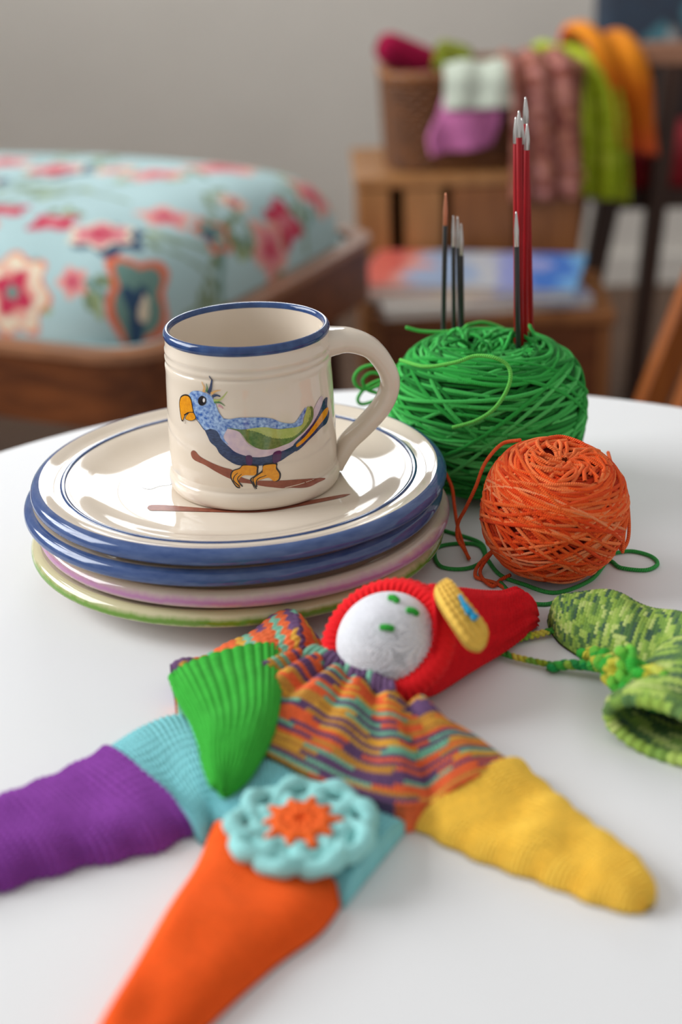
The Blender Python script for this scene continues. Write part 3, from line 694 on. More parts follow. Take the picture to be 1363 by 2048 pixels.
def slab(name, L, Rr, h, zb, colorfn, parent, rows, cols, amp=.0005, su=4, sv=6, tip=False, start_round=False, p=2.6, lumps=.0008, vshape=True, wav=0):
    """flattened knitted tube between two outline curves L and Rr; h = heights along its length"""
    nu = int(rows*su)+1; nv = int(cols*sv)+1
    A = catmull(L, nu); B = catmull(Rr, nu)
    u = np.linspace(0, 1, nu)[:, None]; v = np.linspace(0, 1, nv)[None]
    w = v - .13*np.sin(2*PI*v)
    hh = np.interp(u[:, 0], np.linspace(0, 1, len(h)), h)[:, None]
    if tip: hh = hh*np.sqrt(np.clip(1-((u-.85)/.15).clip(0, 1)**2, 0, 1)+1e-4)
    if start_round: hh = hh*np.sqrt(np.clip(1-((.12-u)/.12).clip(0, 1)**2, 0, 1)+1e-4)
    P = A[:, None]*(1-w[..., None])+B[:, None]*w[..., None]
    if tip:
        mid = (A+B)/2; k = np.sqrt(np.clip(1-((u[:, 0]-.88)/.12).clip(0, 1)**2, 0, 1)+1e-4)[:, None, None]
        P = mid[:, None]+(P-mid[:, None])*k
    s = np.abs(2*w-1)
    z = hh*np.clip(1-s**p, 0, 1)**(1/2.0)
    ph = rng.uniform(0, 6, 4)
    z = z*(1+.10*np.sin(9*u+3*v+ph[0])+.08*np.sin(17*u-5*v+ph[1])) + lumps*np.sin(23*u+ph[2])*np.sin(11*v+ph[3])*(1-s**2)
    zb_ = np.interp(u[:, 0], np.linspace(0, 1, len(zb)), zb)[:, None] if np.ndim(zb) else zb
    P[..., 2] = zb_+np.maximum(z, 0)
    if wav: P[..., :2] += (wav*np.sin(40*u+ph[0])*(2*w-1))[..., None]*unit(B-A)[:, None, :2]
    P, r, c = relief(P, rows, cols, amp, vshape)
    P[..., 2] = np.maximum(P[..., 2], zb_+.0003)
    V, F = close_under(P, zb_+0*P[..., 2])
    col = colorfn(r, c).reshape(-1, 3)
    return mk(name, V, F, M_knit, parent, True, None, np.concatenate([col, col]))

# ---- the puppet
pup = empty('knitted_puppet', (0.0329, -0.1982, 0), 0, 'knitted puppet with red pointed hat, striped jumper and bright limbs lying on the table', 'puppet')
PO = np.array((0.0329, -0.1982, 0)); 
def pl(pts): return np.array(pts, float)-PO
STR = [np.array(lin(c)[:3]) for c in ((236, 112, 66), (226, 172, 72), (112, 82, 120), (128, 188, 160), (112, 82, 120), (236, 112, 66), (206, 150, 70))]
def variegated(seed, width):
    rg = np.random.default_rng(seed); runs = []; k = 0
    while len(runs) < 24000:
        k = (k+int(rg.integers(1, 4))) % len(STR); runs += [k]*int(rg.integers(int(width*.5), int(width*1.6)))
    runs = np.array(runs); S = np.array(STR)
    def fn(r, c):
        a = np.abs(2*(c % 1)-1); ri = np.floor(r-.55*a).astype(int)+1; ci = np.floor(c).astype(int)
        idx = (ri*197+np.where(ri % 2 == 0, ci, 196-ci)) % 24000
        j = ((ri*131+ci*17) % 29)/29
        return S[runs[idx]]*(.9+.2*j)[..., None]
    return fn
# jumper: rows run round the neck
rows, cols = 32, 92; nu, nv = rows*5+1, cols*7+1
neck = catmull(pl([(0.0216, -0.1474, 0.021), (0.0337, -0.1555, 0.021), (0.0467, -0.1678, 0.021), (0.0592, -0.1822, 0.021), (0.0712, -0.1936, 0.021), (0.0824, -0.2007, 0.021)]), nv)
hem = catmull(pl([(-0.0312, -0.1601, 0.006), (-0.0242, -0.1845, 0.006), (-0.002, -0.2081, 0.006), (0.017, -0.2252, 0.006), (0.0427, -0.2465, 0.006), (0.0625, -0.258, 0.006), (0.0733, -0.2535, 0.006), (0.0916, -0.2428, 0.006), (0.1153, -0.2257, 0.006)]), nv)
u = np.linspace(0, 1, nu)[:, None]; v = np.linspace(0, 1, nv)[None]
P = neck[None]*(1-u[..., None])+hem[None]*u[..., None]
edge = np.sqrt(np.clip(1-np.abs(2*v-1)**14, 0, 1))
zz = np.interp(u[:, 0], [0, .08, .25, .55, .85, 1], [.017, .0215, .0215, .0180, .0140, .0125])[:, None]*edge
pleat = np.interp(u[:, 0], [0, .1, .5, 1], [.0016, .0026, .0016, .0004])[:, None]*(np.cos(2*PI*7.3*v+2.6*np.sin(5*v)))*edge
fold = -.0035*np.exp(-((v-.72-.05*u)/.035)**2)*np.clip(u*2, 0, 1) + .003*np.exp(-((v-.42)/.04)**2)*np.sin(PI*u)
P[..., 2] = zz+pleat+fold*edge+.0006*np.sin(30*v+8*u)
P, r, c = relief(P, rows, cols, .0015)
P[..., 2] = np.maximum(P[..., 2], .001)
V, F = close_under(P, .0006); cc = variegated(3, 16)(r, c).reshape(-1, 3)
mk('jumper', V, F, M_knit, pup, True, None, np.concatenate([cc, cc]))
# ruffled neck edge
m = MB()
cn = np.array([STR[2]]*4+[STR[2]*.9, STR[3]])
for i in range(3, 19):
    q = neck[int((i+.5)/26*(nv-1))]; d = unit(hem[int((i+.5)/26*(nv-1))]-q)
    Pq = catmull(np.array([q+d*.006+[0, 0, .001], q+d*.002+[0, 0, .0028], q-d*.0015+[0, 0, .0024], q-d*.003+[0, 0, .000]]), 10)
    V, F, uv = capped_tube(Pq, .0017, 7); m.add(V, F, uv, cn[rng.integers(0, 6)]*rng.uniform(.8, 1.1))
m.build('neck_edge', M_yarn, pup)
# folded sleeve and its green end lying on the body
slab('sleeve', pl([(-0.0347, -0.1408, 0.004), (-0.0226, -0.1288, 0.004), (-0.0071, -0.1148, 0.004), (0.009, -0.1001, 0.004), (0.0198, -0.0999, 0.004), (0.0288, -0.1145, 0.004)]), pl([(-0.0304, -0.1654, 0.004), (-0.0149, -0.173, 0.004), (0.0024, -0.1709, 0.004), (0.0175, -0.1614, 0.004), (0.0285, -0.1478, 0.004), (0.0354, -0.1362, 0.004)]),
     [.013, .014, .016, .019, .020, .016], .0006, variegated(9, 7), pup, 22, 14, .0009, 6, 8)
GRN = (62, 172, 60)
slab('green_sleeve_end', pl([(-0.0323, -0.1606, 0.0165), (-0.0265, -0.1779, 0.0165), (-0.019, -0.1977, 0.0165), (-0.0134, -0.2169, 0.0165), (-0.0108, -0.2331, 0.0165), (-0.006, -0.2486, 0.0165)]), pl([(0.0161, -0.1393, 0.0165), (0.0166, -0.1717, 0.0165), (0.0157, -0.1999, 0.0165), (0.0118, -0.2203, 0.0165), (0.0061, -0.2376, 0.0165), (-0.0006, -0.2503, 0.0165)]),
     [.0065, .0075, .0085, .0090, .0085, .0070], [.0148, .0165, .0175, .0165, .0150, .0135], solid_color(GRN), pup, 40, 17, .0011, 4, 8, True, False, 4.0, .0004, False)
Pq = catmull(pl([(-0.0313, -0.1611, 0.0165), (-0.026, -0.1796, 0.0165), (-0.0189, -0.1984, 0.0165), (-0.0138, -0.2169, 0.0165), (-0.0111, -0.2313, 0.0165), (-0.007, -0.2453, 0.0165)]), 60); Pq[:, 2] = np.linspace(.0165, .0160, 60)
V, F, uv = capped_tube(Pq, .0022*(1+.12*np.sin(np.arange(60)*1.9)), 8)
mk('sleeve_hem', V, F, M_knit, pup, True, uv, np.broadcast_to(np.array(lin((58, 164, 56))[:3]), (len(V), 3)))
TQ = (132, 200, 206)
slab('trousers', pl([(-0.058, -0.2008, 0.004), (-0.0431, -0.1832, 0.004), (-0.0251, -0.1756, 0.004), (-0.0025, -0.2013, 0.004), (0.0167, -0.218, 0.004), (0.0447, -0.2424, 0.004), (0.0658, -0.2573, 0.004)]), pl([(-0.0154, -0.2538, 0.004), (-0.011, -0.261, 0.004), (-0.0077, -0.2543, 0.004), (0.0068, -0.27, 0.004), (0.0219, -0.2791, 0.004), (0.0329, -0.2855, 0.004), (0.0414, -0.301, 0.004)]),
     [.0105, .0115, .0115, .0105, .0105, .0100], .0006, solid_color(TQ), pup, 60, 26, .0012, 6, 6, False, False, 4.0, .0008, 'g')
slab('purple_leg', pl([(-0.0576, -0.2008, 0.004), (-0.0768, -0.2179, 0.004), (-0.0938, -0.2341, 0.004), (-0.1146, -0.2544, 0.004), (-0.1335, -0.2751, 0.004)]), pl([(-0.015, -0.2532, 0.004), (-0.031, -0.2648, 0.004), (-0.058, -0.2729, 0.004), (-0.0835, -0.2842, 0.004), (-0.1047, -0.2942, 0.004), (-0.1223, -0.3013, 0.004)]),
     [.0105, .0105, .0100, .0095, .0085], .0006, solid_color((142, 70, 162)), pup, 40, 26, .0019, 8, 6, True, False, 4.0, .0010, 'g', .0010)
slab('orange_leg', pl([(-0.0081, -0.253, 0.004), (-0.0127, -0.2772, 0.004), (-0.0213, -0.3057, 0.004), (-0.0297, -0.3348, 0.004), (-0.0368, -0.3575, 0.004), (-0.0448, -0.3853, 0.004)]), pl([(0.0415, -0.2955, 0.004), (0.0329, -0.3133, 0.004), (0.017, -0.33, 0.004), (-0.0007, -0.3527, 0.004), (-0.0146, -0.3736, 0.004), (-0.029, -0.3972, 0.004)]),
     [.0100, .0105, .0105, .0100, .0090], .0006, solid_color((255, 103, 38)), pup, 100, 28, .0008, 4, 6, True, False, 4.0)
slab('yellow_sleeve_end', pl([(0.1154, -0.222, 0.004), (0.1265, -0.244, 0.004), (0.1385, -0.269, 0.004), (0.1498, -0.2912, 0.004), (0.1517, -0.3038, 0.004)]), pl([(0.0686, -0.2549, 0.004), (0.0902, -0.2753, 0.004), (0.1138, -0.2912, 0.004), (0.1297, -0.3031, 0.004), (0.1432, -0.3108, 0.004)]),
     [.0110, .0105, .0105, .0105, .0110], .0006, solid_color((255, 214, 92)), pup, 52, 26, .0014, 7, 6, True, False, 3.6, .0008, 'g', .0006)

# crochet flower on the trousers
fl = np.array((0.0264, -0.272, 0.0155))-PO; fl[2] = .0140
fm = MB(); tq = np.array(lin((150, 210, 208))[:3])
np_ = 9; Rf = .0255
for i in range(np_):
    a0 = 2*PI*i/np_+.2; ca_, sa_ = math.cos(a0), math.sin(a0)
    t = np.linspace(0, 2*PI, 26, endpoint=False)
    rad = .0185+.0072*np.cos(t); tan = .0079*np.sin(t)
    Pq = fl+np.stack([rad*ca_-tan*sa_, rad*sa_+tan*ca_, .0005+.0012*np.cos(t)+.0010*np.sin(2*t)], -1)
    V, F, uv = tube(Pq, .0036*(1+.14*np.sin(5*t)), 8, True); fm.add(V, F, uv, tq*rng.uniform(.92, 1.05))
t = np.linspace(0, 2*PI, 60, endpoint=False)
for rr, z, w in ((.0118, .0004, .0034), (.0175, -.0008, .0036)):
    V, F, uv = tube(fl+np.stack([rr*np.cos(t), rr*np.sin(t), z+0*t], -1), w*(1+.1*np.sin(18*t)), 8, True); fm.add(V, F, uv, tq)
flo = fm.build('crochet_flower', M_knit, pup)
oo = np.array(lin((242, 104, 44))[:3]); fm = MB()
for i in range(10):
    a0 = 2*PI*i/10; d = np.array([math.cos(a0), math.sin(a0), 0])
    Pq = np.array([fl+d*.0020+[0, 0, .0016], fl+d*.0060+[0, 0, .0034], fl+d*.0105+[0, 0, .0036], fl+d*(.0132 if i % 2 else .0150)+[0, 0, .0030]])
    V, F, uv = capped_tube(catmull(Pq, 12), np.linspace(.0026, .0028, 12)*np.linspace(1, .35, 12)**.5, 8); fm.add(V, F, uv, oo*rng.uniform(.9, 1.08))
V, F, uv = tube(fl+np.stack([.0085*np.cos(t), .0085*np.sin(t), .0030+0*t], -1), .0028*(1+.12*np.sin(20*t)), 8, True); fm.add(V, F, uv, oo)
V, F, uv = tube(fl+np.stack([.0038*np.cos(t), .0038*np.sin(t), .0034+0*t], -1), .0026*(1+.12*np.sin(12*t)), 8, True); fm.add(V, F, uv, oo)
fm.build('flower_centre', M_knit, flo)

# head, hat
Hc = np.array((.0640, -.1567, .0268))-PO
n0 = unit(np.array([-.32, -.52, .79])); axd = -n0
vv = np.array([.42, -.85, -.30]); a0 = unit(vv-n0*(vv@n0)); b0 = unit(np.cross(a0, axd))
if b0[2] < 0: b0 = -b0
HR = .0232
nu, nv = 60*3, 96*2
th = np.linspace(.001, PI-.001, nu)[:, None]; f = np.linspace(0, 2*PI, nv, endpoint=False)[None]
dirs = np.sin(th)[..., None]*(np.cos(f)[..., None]*a0+np.sin(f)[..., None]*b0)+np.cos(th)[..., None]*n0
rad = HR*1.0*(1-.10*np.cos(th)**2)+.0000*f
x_ = (np.arange(nv)/nv*46)[None]; y_ = (th/PI*34)
# stitches run along the head: small dimples in columns
w2 = dirs@b0*16/1.0; w1 = dirs@a0*22
dim = np.clip(np.cos(2*PI*w1*.9)*np.cos(2*PI*w2*1.2), 0, 1)**3*(np.clip(dirs@a0*1.6+.25, 0, 1))
rad = rad-.0017*dim+.00015*np.cos(2*PI*w1*.9)
V = (Hc+dirs*rad[..., None]).reshape(-1, 3)
hd_ = mk('head', V, grid_faces(nu, nv, False, True), M_knit, pup, True, None, np.broadcast_to(np.array(lin((222, 222, 228))[:3]), (len(V), 3)))
def on_head(px):
    """point on the head surface below a table-frame ray point"""
    p = np.array(px)-PO-Hc; return Hc+unit(p)*HR*.97
for nm, q0, q1 in (('eye', (0.0649, -0.1566, 0.0496), (0.0682, -0.1592, 0.0491)), ('eye', (0.0723, -0.1637, 0.0469), (0.0763, -0.1635, 0.0447)), ('mouth', (0.0605, -0.172, 0.0433), (0.0653, -0.1728, 0.0429))):
    A = on_head(q0); B = on_head(q1); mid = unit((A+B)/2-Hc)*HR*1.0+Hc
    V, F, uv = capped_tube(catmull(np.array([A, mid, B]), 12), .0015, 8)
    mk(nm, V, F, M_yarn, hd_, True, uv, np.broadcast_to(np.array(lin((56, 168, 62))[:3]), (len(V), 3)))
# hat: rings from the face opening to the flattened point
rings = []   # centre, a (towards the front), b (up)
rings.append((Hc+n0*.0000, a0*.0236, b0*.0236))
rings.append((Hc-n0*.0040+np.array([.004, .002, 0]), a0*.0262, b0*.0262))
def sec(Fp, Bp, h):
    Fp = np.array(Fp)-PO; Bp = np.array(Bp)-PO
    return ((Fp+Bp)/2+np.array([0, 0, h/2+.0006]), (Fp-Bp)/2, np.array([0, 0, h/2]))
rings.append(sec((.0800, -.1780, 0), (.0840, -.1240, 0), .048))
rings.append(sec((.0900, -.1660, 0), (.0960, -.1150, 0), .040))
rings.append(sec((.1040, -.1490, 0), (.1085, -.1010, 0), .030))
rings.append(sec((.1190, -.1300, 0), (.1215, -.0870, 0), .021))
rings.append(sec((.1310, -.1140, 0), (.1310, -.0770, 0), .017))
rings.append(sec((.1370, -.1040, 0), (.1360, -.0840, 0), .012))
rings.append(sec((.1385, -.0960, 0), (.1380, -.0930, 0), .006))
nu = 46*5; nv = 44*6
C_ = catmull(np.array([r_[0] for r_ in rings]), nu)
s0 = np.concatenate([[0], np.cumsum(np.linalg.norm(np.diff([r_[0] for r_ in rings], axis=0), axis=1))]); ss = np.linspace(0, s0[-1], nu)
def smooth_vec(k):
    Q = np.array([r_[k] for r_ in rings]); L_ = np.stack([np.interp(ss, s0, Q[:, j]) for j in range(3)], 1)
    w_ = np.hanning(41); w_ /= w_.sum(); pad = np.vstack([np.repeat(L_[:1], 20, 0), L_, np.repeat(L_[-1:], 20, 0)])
    return np.stack([np.convolve(pad[:, j], w_, 'valid') for j in range(3)], 1)
A_ = smooth_vec(1); B_ = smooth_vec(2)
t = np.linspace(0, 2*PI, nv, endpoint=False)
P = C_[:, None]+np.cos(t)[None, :, None]*A_[:, None]+np.sin(t)[None, :, None]*B_[:, None]
du = np.gradient(P, axis=0); dv = np.roll(P, -1, 1)-np.roll(P, 1, 1); nn = unit(np.cross(du, dv))
if np.sum(nn*(P-C_[:, None])) < 0: nn = -nn
r = np.linspace(0, 46, nu)[:, None]+0*t[None]; c = (t/(2*PI)*44)[None]+0*r
st = stitch(r, c, .0011)
crease = -.0020*np.exp(-((t[None]-2.2)/.25)**2)*np.clip((np.linspace(0, 1, nu)[:, None]-.45)*3, 0, 1)
st = st*np.clip((1-np.linspace(0, 1, nu))/.12, 0, 1)[:, None]
P = P+nn*(st+crease+.0007*np.sin(9*t)[None]*np.linspace(0, 1, nu)[:, None])[..., None]
P[..., 2] = np.maximum(P[..., 2], .0008)
cc = solid_color((222, 22, 34))(r, c).reshape(-1, 3)
hat = mk('hat', P.reshape(-1, 3), grid_faces(nu, nv, False, True), M_knit, pup, True, None, cc)
# rolled rib brim round the face
t = np.linspace(0, 2*PI, 260, endpoint=False)
bp = Hc+n0*.0015+np.cos(t)[:, None]*a0*.0252+np.sin(t)[:, None]*b0*.0252
bp[:, 2] = np.maximum(bp[:, 2], .004)
V, F, uv = tube(bp, .0056*(1+.05*np.sin(t*52)), 24, True, bp-Hc)
an = np.tile(np.linspace(0, 2*PI, 24, endpoint=False), 260); V = V+(V-np.repeat(bp, 24, 0))*(.07*np.sin(3*an+np.repeat(t, 24)*52))[:, None]
mk('hat_brim', V, F, M_knit, hat, True, uv, np.broadcast_to(np.array(lin((232, 34, 40))[:3]), (len(V), 3)))
# yellow crochet patch with a blue stitched mark on the hat
def strip3(name, L, Rr, h, colorfn, parent, rows, cols, amp, up):
    nu, nv = rows*5+1, cols*7+1
    A = catmull(L, nu); B = catmull(Rr, nu); u = np.linspace(0, 1, nu)[:, None]; w = np.linspace(0, 1, nv)[None]
    k = np.sqrt(np.clip(1-np.abs(2*u-1)**6, 0, 1)); mid = (A+B)/2
    P = mid[:, None]+((A[:, None]*(1-w[..., None])+B[:, None]*w[..., None])-mid[:, None])*(.45+.55*k)[..., None]
    n = unit(np.array(up)); hh = h*np.sqrt(np.clip(1-np.abs(2*w-1)**3, 0, 1))*np.sqrt(k+.05)
    r = np.linspace(0, rows, nu)[:, None]+0*w; c = np.linspace(0, cols, nv)[None]+0*u
    T = P+n*(hh+stitch(r, c, amp, False))[..., None]; Bm = P-n*.001
    V = np.concatenate([T.reshape(-1, 3), Bm.reshape(-1, 3)]); m_ = nu*nv
    g = grid_faces(nu, nv)
    def sp(a): return np.stack([a[:-1], a[:-1]+m_, a[1:]+m_, a[1:]], 1)
    F = np.concatenate([g, g[:, ::-1]+m_, sp(np.arange(nv)), sp(np.arange(nv)+(nu-1)*nv), sp(np.arange(nu)*nv), sp(np.arange(nu)*nv+nv-1)])
    col = colorfn(r, c).reshape(-1, 3)
    return mk(name, V, F, M_knit, parent, True, None, np.concatenate([col, col]))
pa = pl([(0.0916, -0.143, 0.05), (0.0955, -0.1559, 0.049), (0.1007, -0.165, 0.045), (0.1056, -0.1718, 0.04), (0.106, -0.1761, 0.037)]); pb = pl([(0.0832, -0.1521, 0.05), (0.0858, -0.1688, 0.05), (0.0901, -0.1815, 0.047), (0.0951, -0.1877, 0.041), (0.1002, -0.1869, 0.037)])
pt_ = strip3('hat_patch', pa, pb, .0030, solid_color((228, 184, 84)), hat, 11, 5, .0019, (.15, -.35, .9))
q = [p+unit(np.array([.15, -.35, .9]))*.0042 for p in pl([(0.0939, -0.1639, 0.0495), (0.0951, -0.1699, 0.0485), (0.0969, -0.1735, 0.047), (0.0991, -0.1771, 0.0455)])]
for (i, j, w) in ((0, 1, .0009), (1, 2, .0014), (2, 3, .0012)):
    V, F, uv = capped_tube(catmull(np.array([q[i], (q[i]+q[j])/2, q[j]]), 10), w, 8)
    mk('blue_stitch', V, F, M_yarn, pt_, True, uv, np.broadcast_to(np.array(lin((40, 150, 196))[:3]), (len(V), 3)))
d = unit(pa[2]-pb[2])
for s_, off in ((1, 2), (-1, 2), (1, 3), (-.6, 3)):
    V, F, uv = capped_tube(catmull(np.array([q[1]*.4+q[2]*.6, q[off]*.5+q[2]*.5+d*.001*s_, q[off]+d*.0022*s_]), 10), .0009, 8)
    mk('blue_stitch', V, F, M_yarn, pt_, True, uv, np.broadcast_to(np.array(lin((40, 150, 196))[:3]), (len(V), 3)))

# ---- mittens
MG = [np.array(lin(c)[:3]) for c in ((140, 170, 74), (166, 190, 96), (100, 132, 74), (70, 98, 78), (124, 158, 74), (186, 202, 120), (84, 118, 70), (150, 180, 84))]
def mottled(seed):
    rg = np.random.default_rng(seed); tab = rg.integers(0, len(MG), 12000); runs = np.repeat(tab, rg.integers(1, 4, 12000))[:20000]
    S = np.array(MG)
    def fn(r, c):
        a = np.abs(2*(c % 1)-1); idx = (np.floor(r-.55*a).astype(int)*71+np.floor(c).astype(int)*1) % 20000
        return S[runs[idx]]
    return fn
mt = empty('knitted_mitten', (0.1789, -0.0956, 0), 0, 'mottled green knitted mitten lying with its rounded tip towards the red hat', 'mitten', 'pair of green mittens')
MO = np.array((0.1789, -0.0956, 0)); ml = lambda p: np.array(p, float)-MO
slab('hand', ml([(0.1442, -0.0924, 0.006), (0.1503, -0.0844, 0.006), (0.1668, -0.0803, 0.006), (0.183, -0.0859, 0.006), (0.1995, -0.0997, 0.006), (0.2128, -0.1144, 0.006), (0.2268, -0.1324, 0.006)]), ml([(0.1438, -0.1017, 0.006), (0.1469, -0.116, 0.006), (0.1546, -0.13, 0.006), (0.166, -0.1429, 0.006), (0.1802, -0.1565, 0.006), (0.1929, -0.1686, 0.006), (0.2073, -0.1805, 0.006)]),
     [.010, .0150, .0165, .0170, .0170, .0170], .0006, mottled(5), mt, 62, 30, .0008, 5, 7, False, True)
m2 = empty('knitted_mitten', (0.1831, -0.1846, 0), 0, 'mottled green knitted mitten nearer the camera, its open cuff showing', 'mitten', 'pair of green mittens')
NO = np.array((0.1831, -0.1846, 0)); nl = lambda p: np.array(p, float)-NO
# cuff: an open tube with a rolled edge, leading right into the hand
cA = np.array((0.1771, -0.2074, 0))-NO; dr = unit(np.array([.62, .78, 0])); sd = np.array([-dr[1], dr[0], 0])
rows, cols = 30, 48; nu, nv = rows*4+1, cols*6
t = np.linspace(0, 2*PI, nv, endpoint=False); s = np.linspace(0, 1, nu)
def ringp(cx, wid, hgt): return cx[:, None]+np.cos(t)[None, :, None]*wid[:, None, None]*sd+np.sin(t)[None, :, None]*hgt[:, None, None]*np.array([0, 0, 1.])
ctr = cA+dr*(s*.085-.008)[:, None]; hg = np.interp(s, [0, .03, .15, .7, .88, .96, 1], [.0125, .0140, .0130, .0125, .0115, .0080, .0035]); wd = np.interp(s, [0, .03, .15, .7, .88, .96, 1], [.0250, .0268, .0255, .030, .0270, .0180, .0035])
ctr[:, 2] = hg+.0012
P = ringp(ctr, wd, hg)
r = np.linspace(0, rows, nu)[:, None]+0*t[None]; c = (t/(2*PI)*cols)[None]+0*r
nn = unit(P-ctr[:, None]); P = P+nn*stitch(r, c, .0008)[..., None]; P[..., 2] = np.maximum(P[..., 2], .0006)
cuf = mk('hand', P.reshape(-1, 3), grid_faces(nu, nv, False, True), M_knit, m2, True, None, mottled(8)(r, c).reshape(-1, 3))
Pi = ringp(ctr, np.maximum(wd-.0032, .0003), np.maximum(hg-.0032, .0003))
mk('lining', Pi.reshape(-1, 3), grid_faces(nu, nv, False, True)[:, ::-1], M_knit, m2, True, None, mottled(12)(r, c).reshape(-1, 3)*.8)  # same mottled wool dimmed: shade inside the cuff painted into its colour
e0 = ctr[0]+np.cos(t)[:, None]*(wd[0]-.001)*sd+np.sin(t)[:, None]*(hg[0]-.001)*np.array([0, 0, 1.])
V, F, uv = tube(e0, .0026*(1+.12*np.sin(t*30)), 10, True)
mk('cuff_edge', V, F, M_knit, m2, True, uv, np.repeat(mottled(20)(np.zeros((nv, 1)), (t/(2*PI)*40)[:, None]).reshape(-1, 3), 10, 0))
# plaited cord and crochet leaves tying the mittens together
def plait(name, pts, r, cols_, parent, step=.0030):
    P = catmull(np.array(pts, float), 60); L = np.concatenate([[0], np.cumsum(np.linalg.norm(np.diff(P, axis=0), axis=1))])
    n = max(8, int(L[-1]/.0005)); sv = np.linspace(0, L[-1], n); P = np.stack([np.interp(sv, L, P[:, k]) for k in range(3)], 1)
    T = unit(np.gradient(P, axis=0)); S_ = unit(np.cross(T, [0, 0, 1.])); m = MB()
    for k in range(2):
        phs = sv/step*2*PI/2+k*PI
        Q = P+S_*(r*.75*np.sin(phs))[:, None]+np.array([0, 0, 1.])*(r*.5*np.cos(phs))[:, None]
        V, F, uv = tube(Q, r*.8*(1+.15*np.sin(phs*2)), 7)
        cs = np.array([lin(c)[:3] for c in cols_]); ci = (np.floor(sv/.0042+k*1.3).astype(int)*7+3*k) % len(cs)
        m.add(V, F, uv, np.repeat(cs[ci], 7, 0))
    return m.build(name, M_yarn, parent)
CC = [(150, 172, 46), (196, 190, 62), (70, 150, 60), (120, 170, 60), (214, 196, 80)]
plait('plaited_cord', ml([(0.1481, -0.1055, 0.003), (0.1392, -0.1089, 0.003), (0.1304, -0.1122, 0.003), (0.1204, -0.1164, 0.003), (0.1139, -0.1217, 0.003), (0.117, -0.1257, 0.003), (0.1233, -0.1309, 0.003), (0.1308, -0.1352, 0.003), (0.1394, -0.1395, 0.003)]), .0013, CC, mt)
C3 = [(36, 150, 76), (70, 176, 70), (150, 190, 70), (40, 140, 70)]
plait('crochet_cord', ml([(0.1374, -0.1408, 0.002), (0.1436, -0.1415, 0.004), (0.152, -0.1456, 0.006), (0.1593, -0.154, 0.009), (0.1648, -0.1653, 0.013), (0.1725, -0.1792, 0.019)]), .0021, C3, mt, .004)
LF = [(60, 176, 60), (120, 200, 70), (214, 208, 74), (84, 180, 60), (200, 206, 90)]
lv = [[(0.1589, -0.1441, 0.008), (0.1593, -0.1645, 0.016), (0.1651, -0.1727, 0.021), (0.1742, -0.1802, 0.022), (0.1821, -0.1882, 0.02), (0.1881, -0.1912, 0.015)],
      [(0.1601, -0.162, 0.01), (0.1622, -0.1783, 0.014), (0.1687, -0.1879, 0.017), (0.1792, -0.1886, 0.015), (0.1888, -0.1891, 0.012)],
      [(0.1602, -0.1658, 0.016), (0.1626, -0.1691, 0.022), (0.1648, -0.1729, 0.028), (0.1667, -0.1764, 0.026), (0.1688, -0.1807, 0.023)],
      [(0.1614, -0.1655, 0.014), (0.1649, -0.1799, 0.019), (0.1711, -0.1847, 0.024), (0.1787, -0.1882, 0.024), (0.1862, -0.1927, 0.022)],
      [(0.1623, -0.1787, 0.011), (0.171, -0.1879, 0.012), (0.1795, -0.197, 0.014), (0.1887, -0.1983, 0.012)], [(0.1532, -0.1321, 0.003), (0.1581, -0.1363, 0.007), (0.1613, -0.1486, 0.012), (0.1634, -0.1656, 0.017)]]
for i, pp in enumerate(lv):
    plait('crochet_leaf', ml(pp), .0030, LF if i != 4 else [(40, 140, 50), (52, 160, 54)], mt, .010)
yarn_end('cord_knot', nl([(0.1598, -0.1926, 0.006), (0.1569, -0.1948, 0.006), (0.1552, -0.197, 0.006), (0.1564, -0.1994, 0.006), (0.1599, -0.1973, 0.006)]), .0022, (120, 190, 70), m2, 20)

# ================================================================== BENCH AND CUSHION BEHIND THE TABLE
LIP = -.12
be = empty('wooden_bench', (-.578, 1.300, FLOOR), math.radians(-25), 'low wooden bench frame with rounded corners holding the floral cushion', 'bench')
ba, bb, brd = .62, .325, .075
def rrect(a, b, r, n=10):
    """rounded rectangle outline as list of runs: (name, points)"""
    runs = []
    cs = [(a-r, b-r, 0), (-a+r, b-r, PI/2), (-a+r, -b+r, PI), (a-r, -b+r, 1.5*PI)]
    for i, (x, y, t0) in enumerate(cs):
        arc = [(x+r*math.cos(t0+k/n*PI/2), y+r*math.sin(t0+k/n*PI/2)) for k in range(n+1)]
        nx = cs[(i+1) % 4]; t1 = t0+PI/2
        end = (nx[0]+r*math.cos(t1), nx[1]+r*math.sin(t1))
        runs.append(('corner_piece', arc)); runs.append(('rail', [arc[-1], end]))
    return runs
def wall_run(name, outer, inner, z0, z1, mat, parent):
    n = len(outer); V = []
    for (o, i) in zip(outer, inner): V += [(o[0], o[1], z0), (o[0], o[1], z1), (i[0], i[1], z1), (i[0], i[1], z0)]
    F = [[4*k+j, 4*k+4+j, 4*k+4+(j+1) % 4, 4*k+(j+1) % 4] for k in range(n-1) for j in range(4)]
    F += [[3, 2, 1, 0], [4*n-4, 4*n-3, 4*n-2, 4*n-1]]
    return mk(name, V, F, mat, parent, smooth=False)
ro = rrect(ba, bb, brd); ri = rrect(ba-.022, bb-.022, brd-.022)
for (nm, o), (_, i) in zip(ro, ri):
    wall_run(nm, o, i, LIP-.088-FLOOR, LIP-.010-FLOOR, M_walnut, be)
for (nm, o), (_, i) in zip(rrect(ba+.004, bb+.004, brd+.004), rrect(ba-.024, bb-.024, brd-.024)):
    wall_run('lip', o, i, LIP-.010-FLOOR, LIP-FLOOR, M_walnut_edge, be)
block('seat_board', (-ba+.023, -bb+.023, LIP-.060-FLOOR), (ba-.023, bb-.023, LIP-.042-FLOOR), M_walnut, be)
